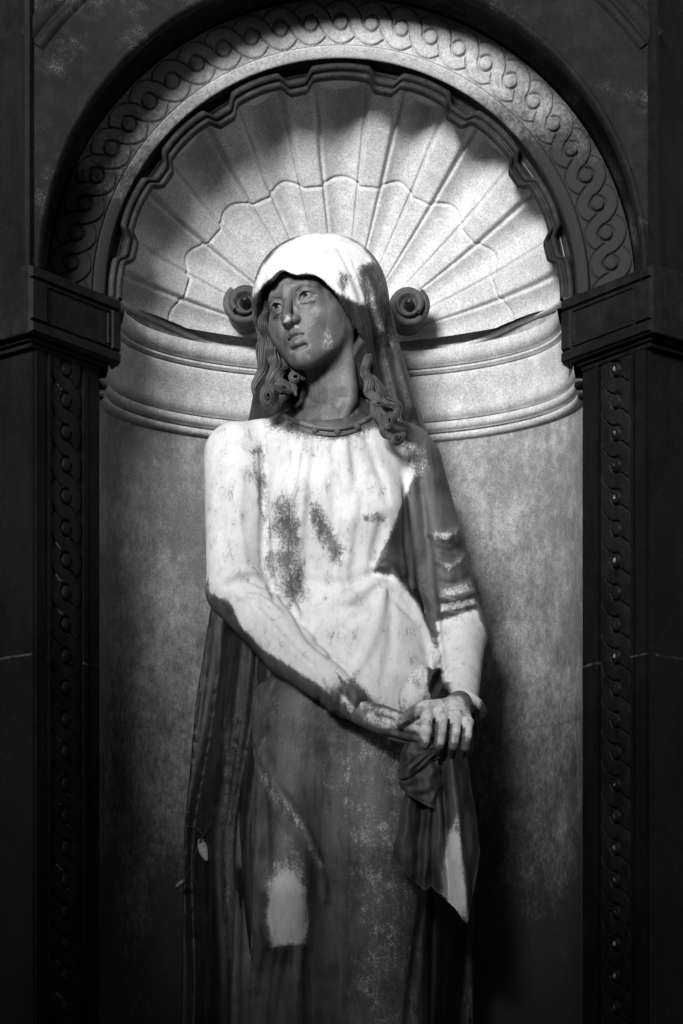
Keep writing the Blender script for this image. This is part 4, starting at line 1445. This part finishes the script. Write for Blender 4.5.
def leaf(c, ln, wd, rot, tilt, curlv, label):
    n, m = 13, 7
    v = []
    for i in range(n):
        u_ = i / (n - 1)
        w_ = wd * math.sin(math.pi * min(u_ * 0.96 + 0.02, 1)) ** 0.8
        for j in range(m):
            s_ = (j / (m - 1) - 0.5) * 2
            v.append((s_ * w_, curlv * s_ * s_ * wd + 0.4 * curlv * ln * (u_ - 0.5) ** 2, (u_ - 0.5) * ln))
    v = np.array(v)
    cr, sr = math.cos(rot), math.sin(rot)
    v = v @ np.array([[cr, 0, -sr], [0, 1, 0], [sr, 0, cr]])
    ct, st_ = math.cos(tilt), math.sin(tilt)
    v = v @ np.array([[ct, -st_, 0], [st_, ct, 0], [0, 0, 1]])
    o = mesh_obj('dry_leaf', v, grid_faces(n, m), M_leaf)
    o.location = c
    sol = o.modifiers.new('Solidify', 'SOLIDIFY')
    sol.thickness = 0.001
    o['label'] = label
    o['category'] = 'leaf'
    o['group'] = 'dry leaves caught on the cloak'
    return o


leaf(P(199, 850, 0.055), 0.052, 0.011, -0.5, 0.9, 1.6, 'larger pale dry leaf lodged against the cloak edge')
leaf(P(178, 884, 0.075), 0.026, 0.005, 0.9, 0.6, 1.8, 'small curled dry leaf at the end of the twig, out in the dark')
M_twig = mat_stone('twig_bark', 0.02, 0.06, streak=0.2, rough=0.8)
mb = MB()
mb.add(*tube(spline([P(222, 800, 0.03), P(212, 822, 0.04), P(200, 842, 0.06), P(188, 872, 0.075), P(178, 886, 0.078)], 40), np.linspace(0.0022, 0.001, 40), 6))
mb.add(*tube(spline([P(204, 836, 0.055), P(196, 828, 0.06), P(186, 826, 0.07)], 16), np.linspace(0.0014, 0.0006, 16), 6))
mb.add(*tube(spline([P(190, 868, 0.074), P(196, 882, 0.06), P(206, 890, 0.05)], 16), np.linspace(0.0014, 0.0006, 16), 6))
tw = mb.build('twig', M_twig)
tw['label'] = 'thin forked dead twig hanging across the left edge of the cloak'
tw['category'] = 'twig'

# ------------------------------------------------------------------ light, sky, camera
W = bpy.data.worlds.new('World')
bpy.context.scene.world = W
W.use_nodes = True
nt = W.node_tree
bg = nt.nodes['Background']
sky = nt.nodes.new('ShaderNodeTexSky')
sky.sky_type = 'NISHITA'
sky.sun_disc = False
sky.sun_elevation = math.radians(SUN_EL)
sky.sun_rotation = math.radians(180 + SUN_AZ)
bw = nt.nodes.new('ShaderNodeRGBToBW')
nt.links.new(sky.outputs[0], bw.inputs[0])
nt.links.new(bw.outputs[0], bg.inputs['Color'])
bg.inputs['Strength'].default_value = 0.07

ld = bpy.data.lights.new('Sun', 'SUN')
ld.energy = 4.5
ld.angle = math.radians(17)
ld.color = (1, 1, 1)
lo_ = bpy.data.objects.new('Sun', ld)
C.objects.link(lo_)
el, az = math.radians(SUN_EL), math.radians(SUN_AZ)
from mathutils import Vector
dirv = Vector((-math.sin(az) * math.cos(el), -math.cos(az) * math.cos(el), math.sin(el)))
lo_.rotation_euler = dirv.to_track_quat('Z', 'Y').to_euler()

cam = bpy.data.cameras.new('Camera')
co_ = bpy.data.objects.new('Camera', cam)
C.objects.link(co_)
co_.location = (0, -CAM_D, CAM_Z)
co_.rotation_euler = (math.radians(90), 0, 0)
cam.sensor_fit = 'VERTICAL'
cam.sensor_height = 36.0
cam.sensor_width = 24.0
cam.lens = F_PX / 1024 * 36.0
cam.shift_y = (HOR - 512) / 1024.0
cam.shift_x = 0.0005
cam.clip_end = 500
cam.clip_start = 0.05
sc = bpy.context.scene
sc.camera = co_
sc.view_settings.view_transform = 'Standard'
sc.view_settings.look = 'None'
sc.view_settings.exposure = 1.2
sc.view_settings.gamma = 1.0
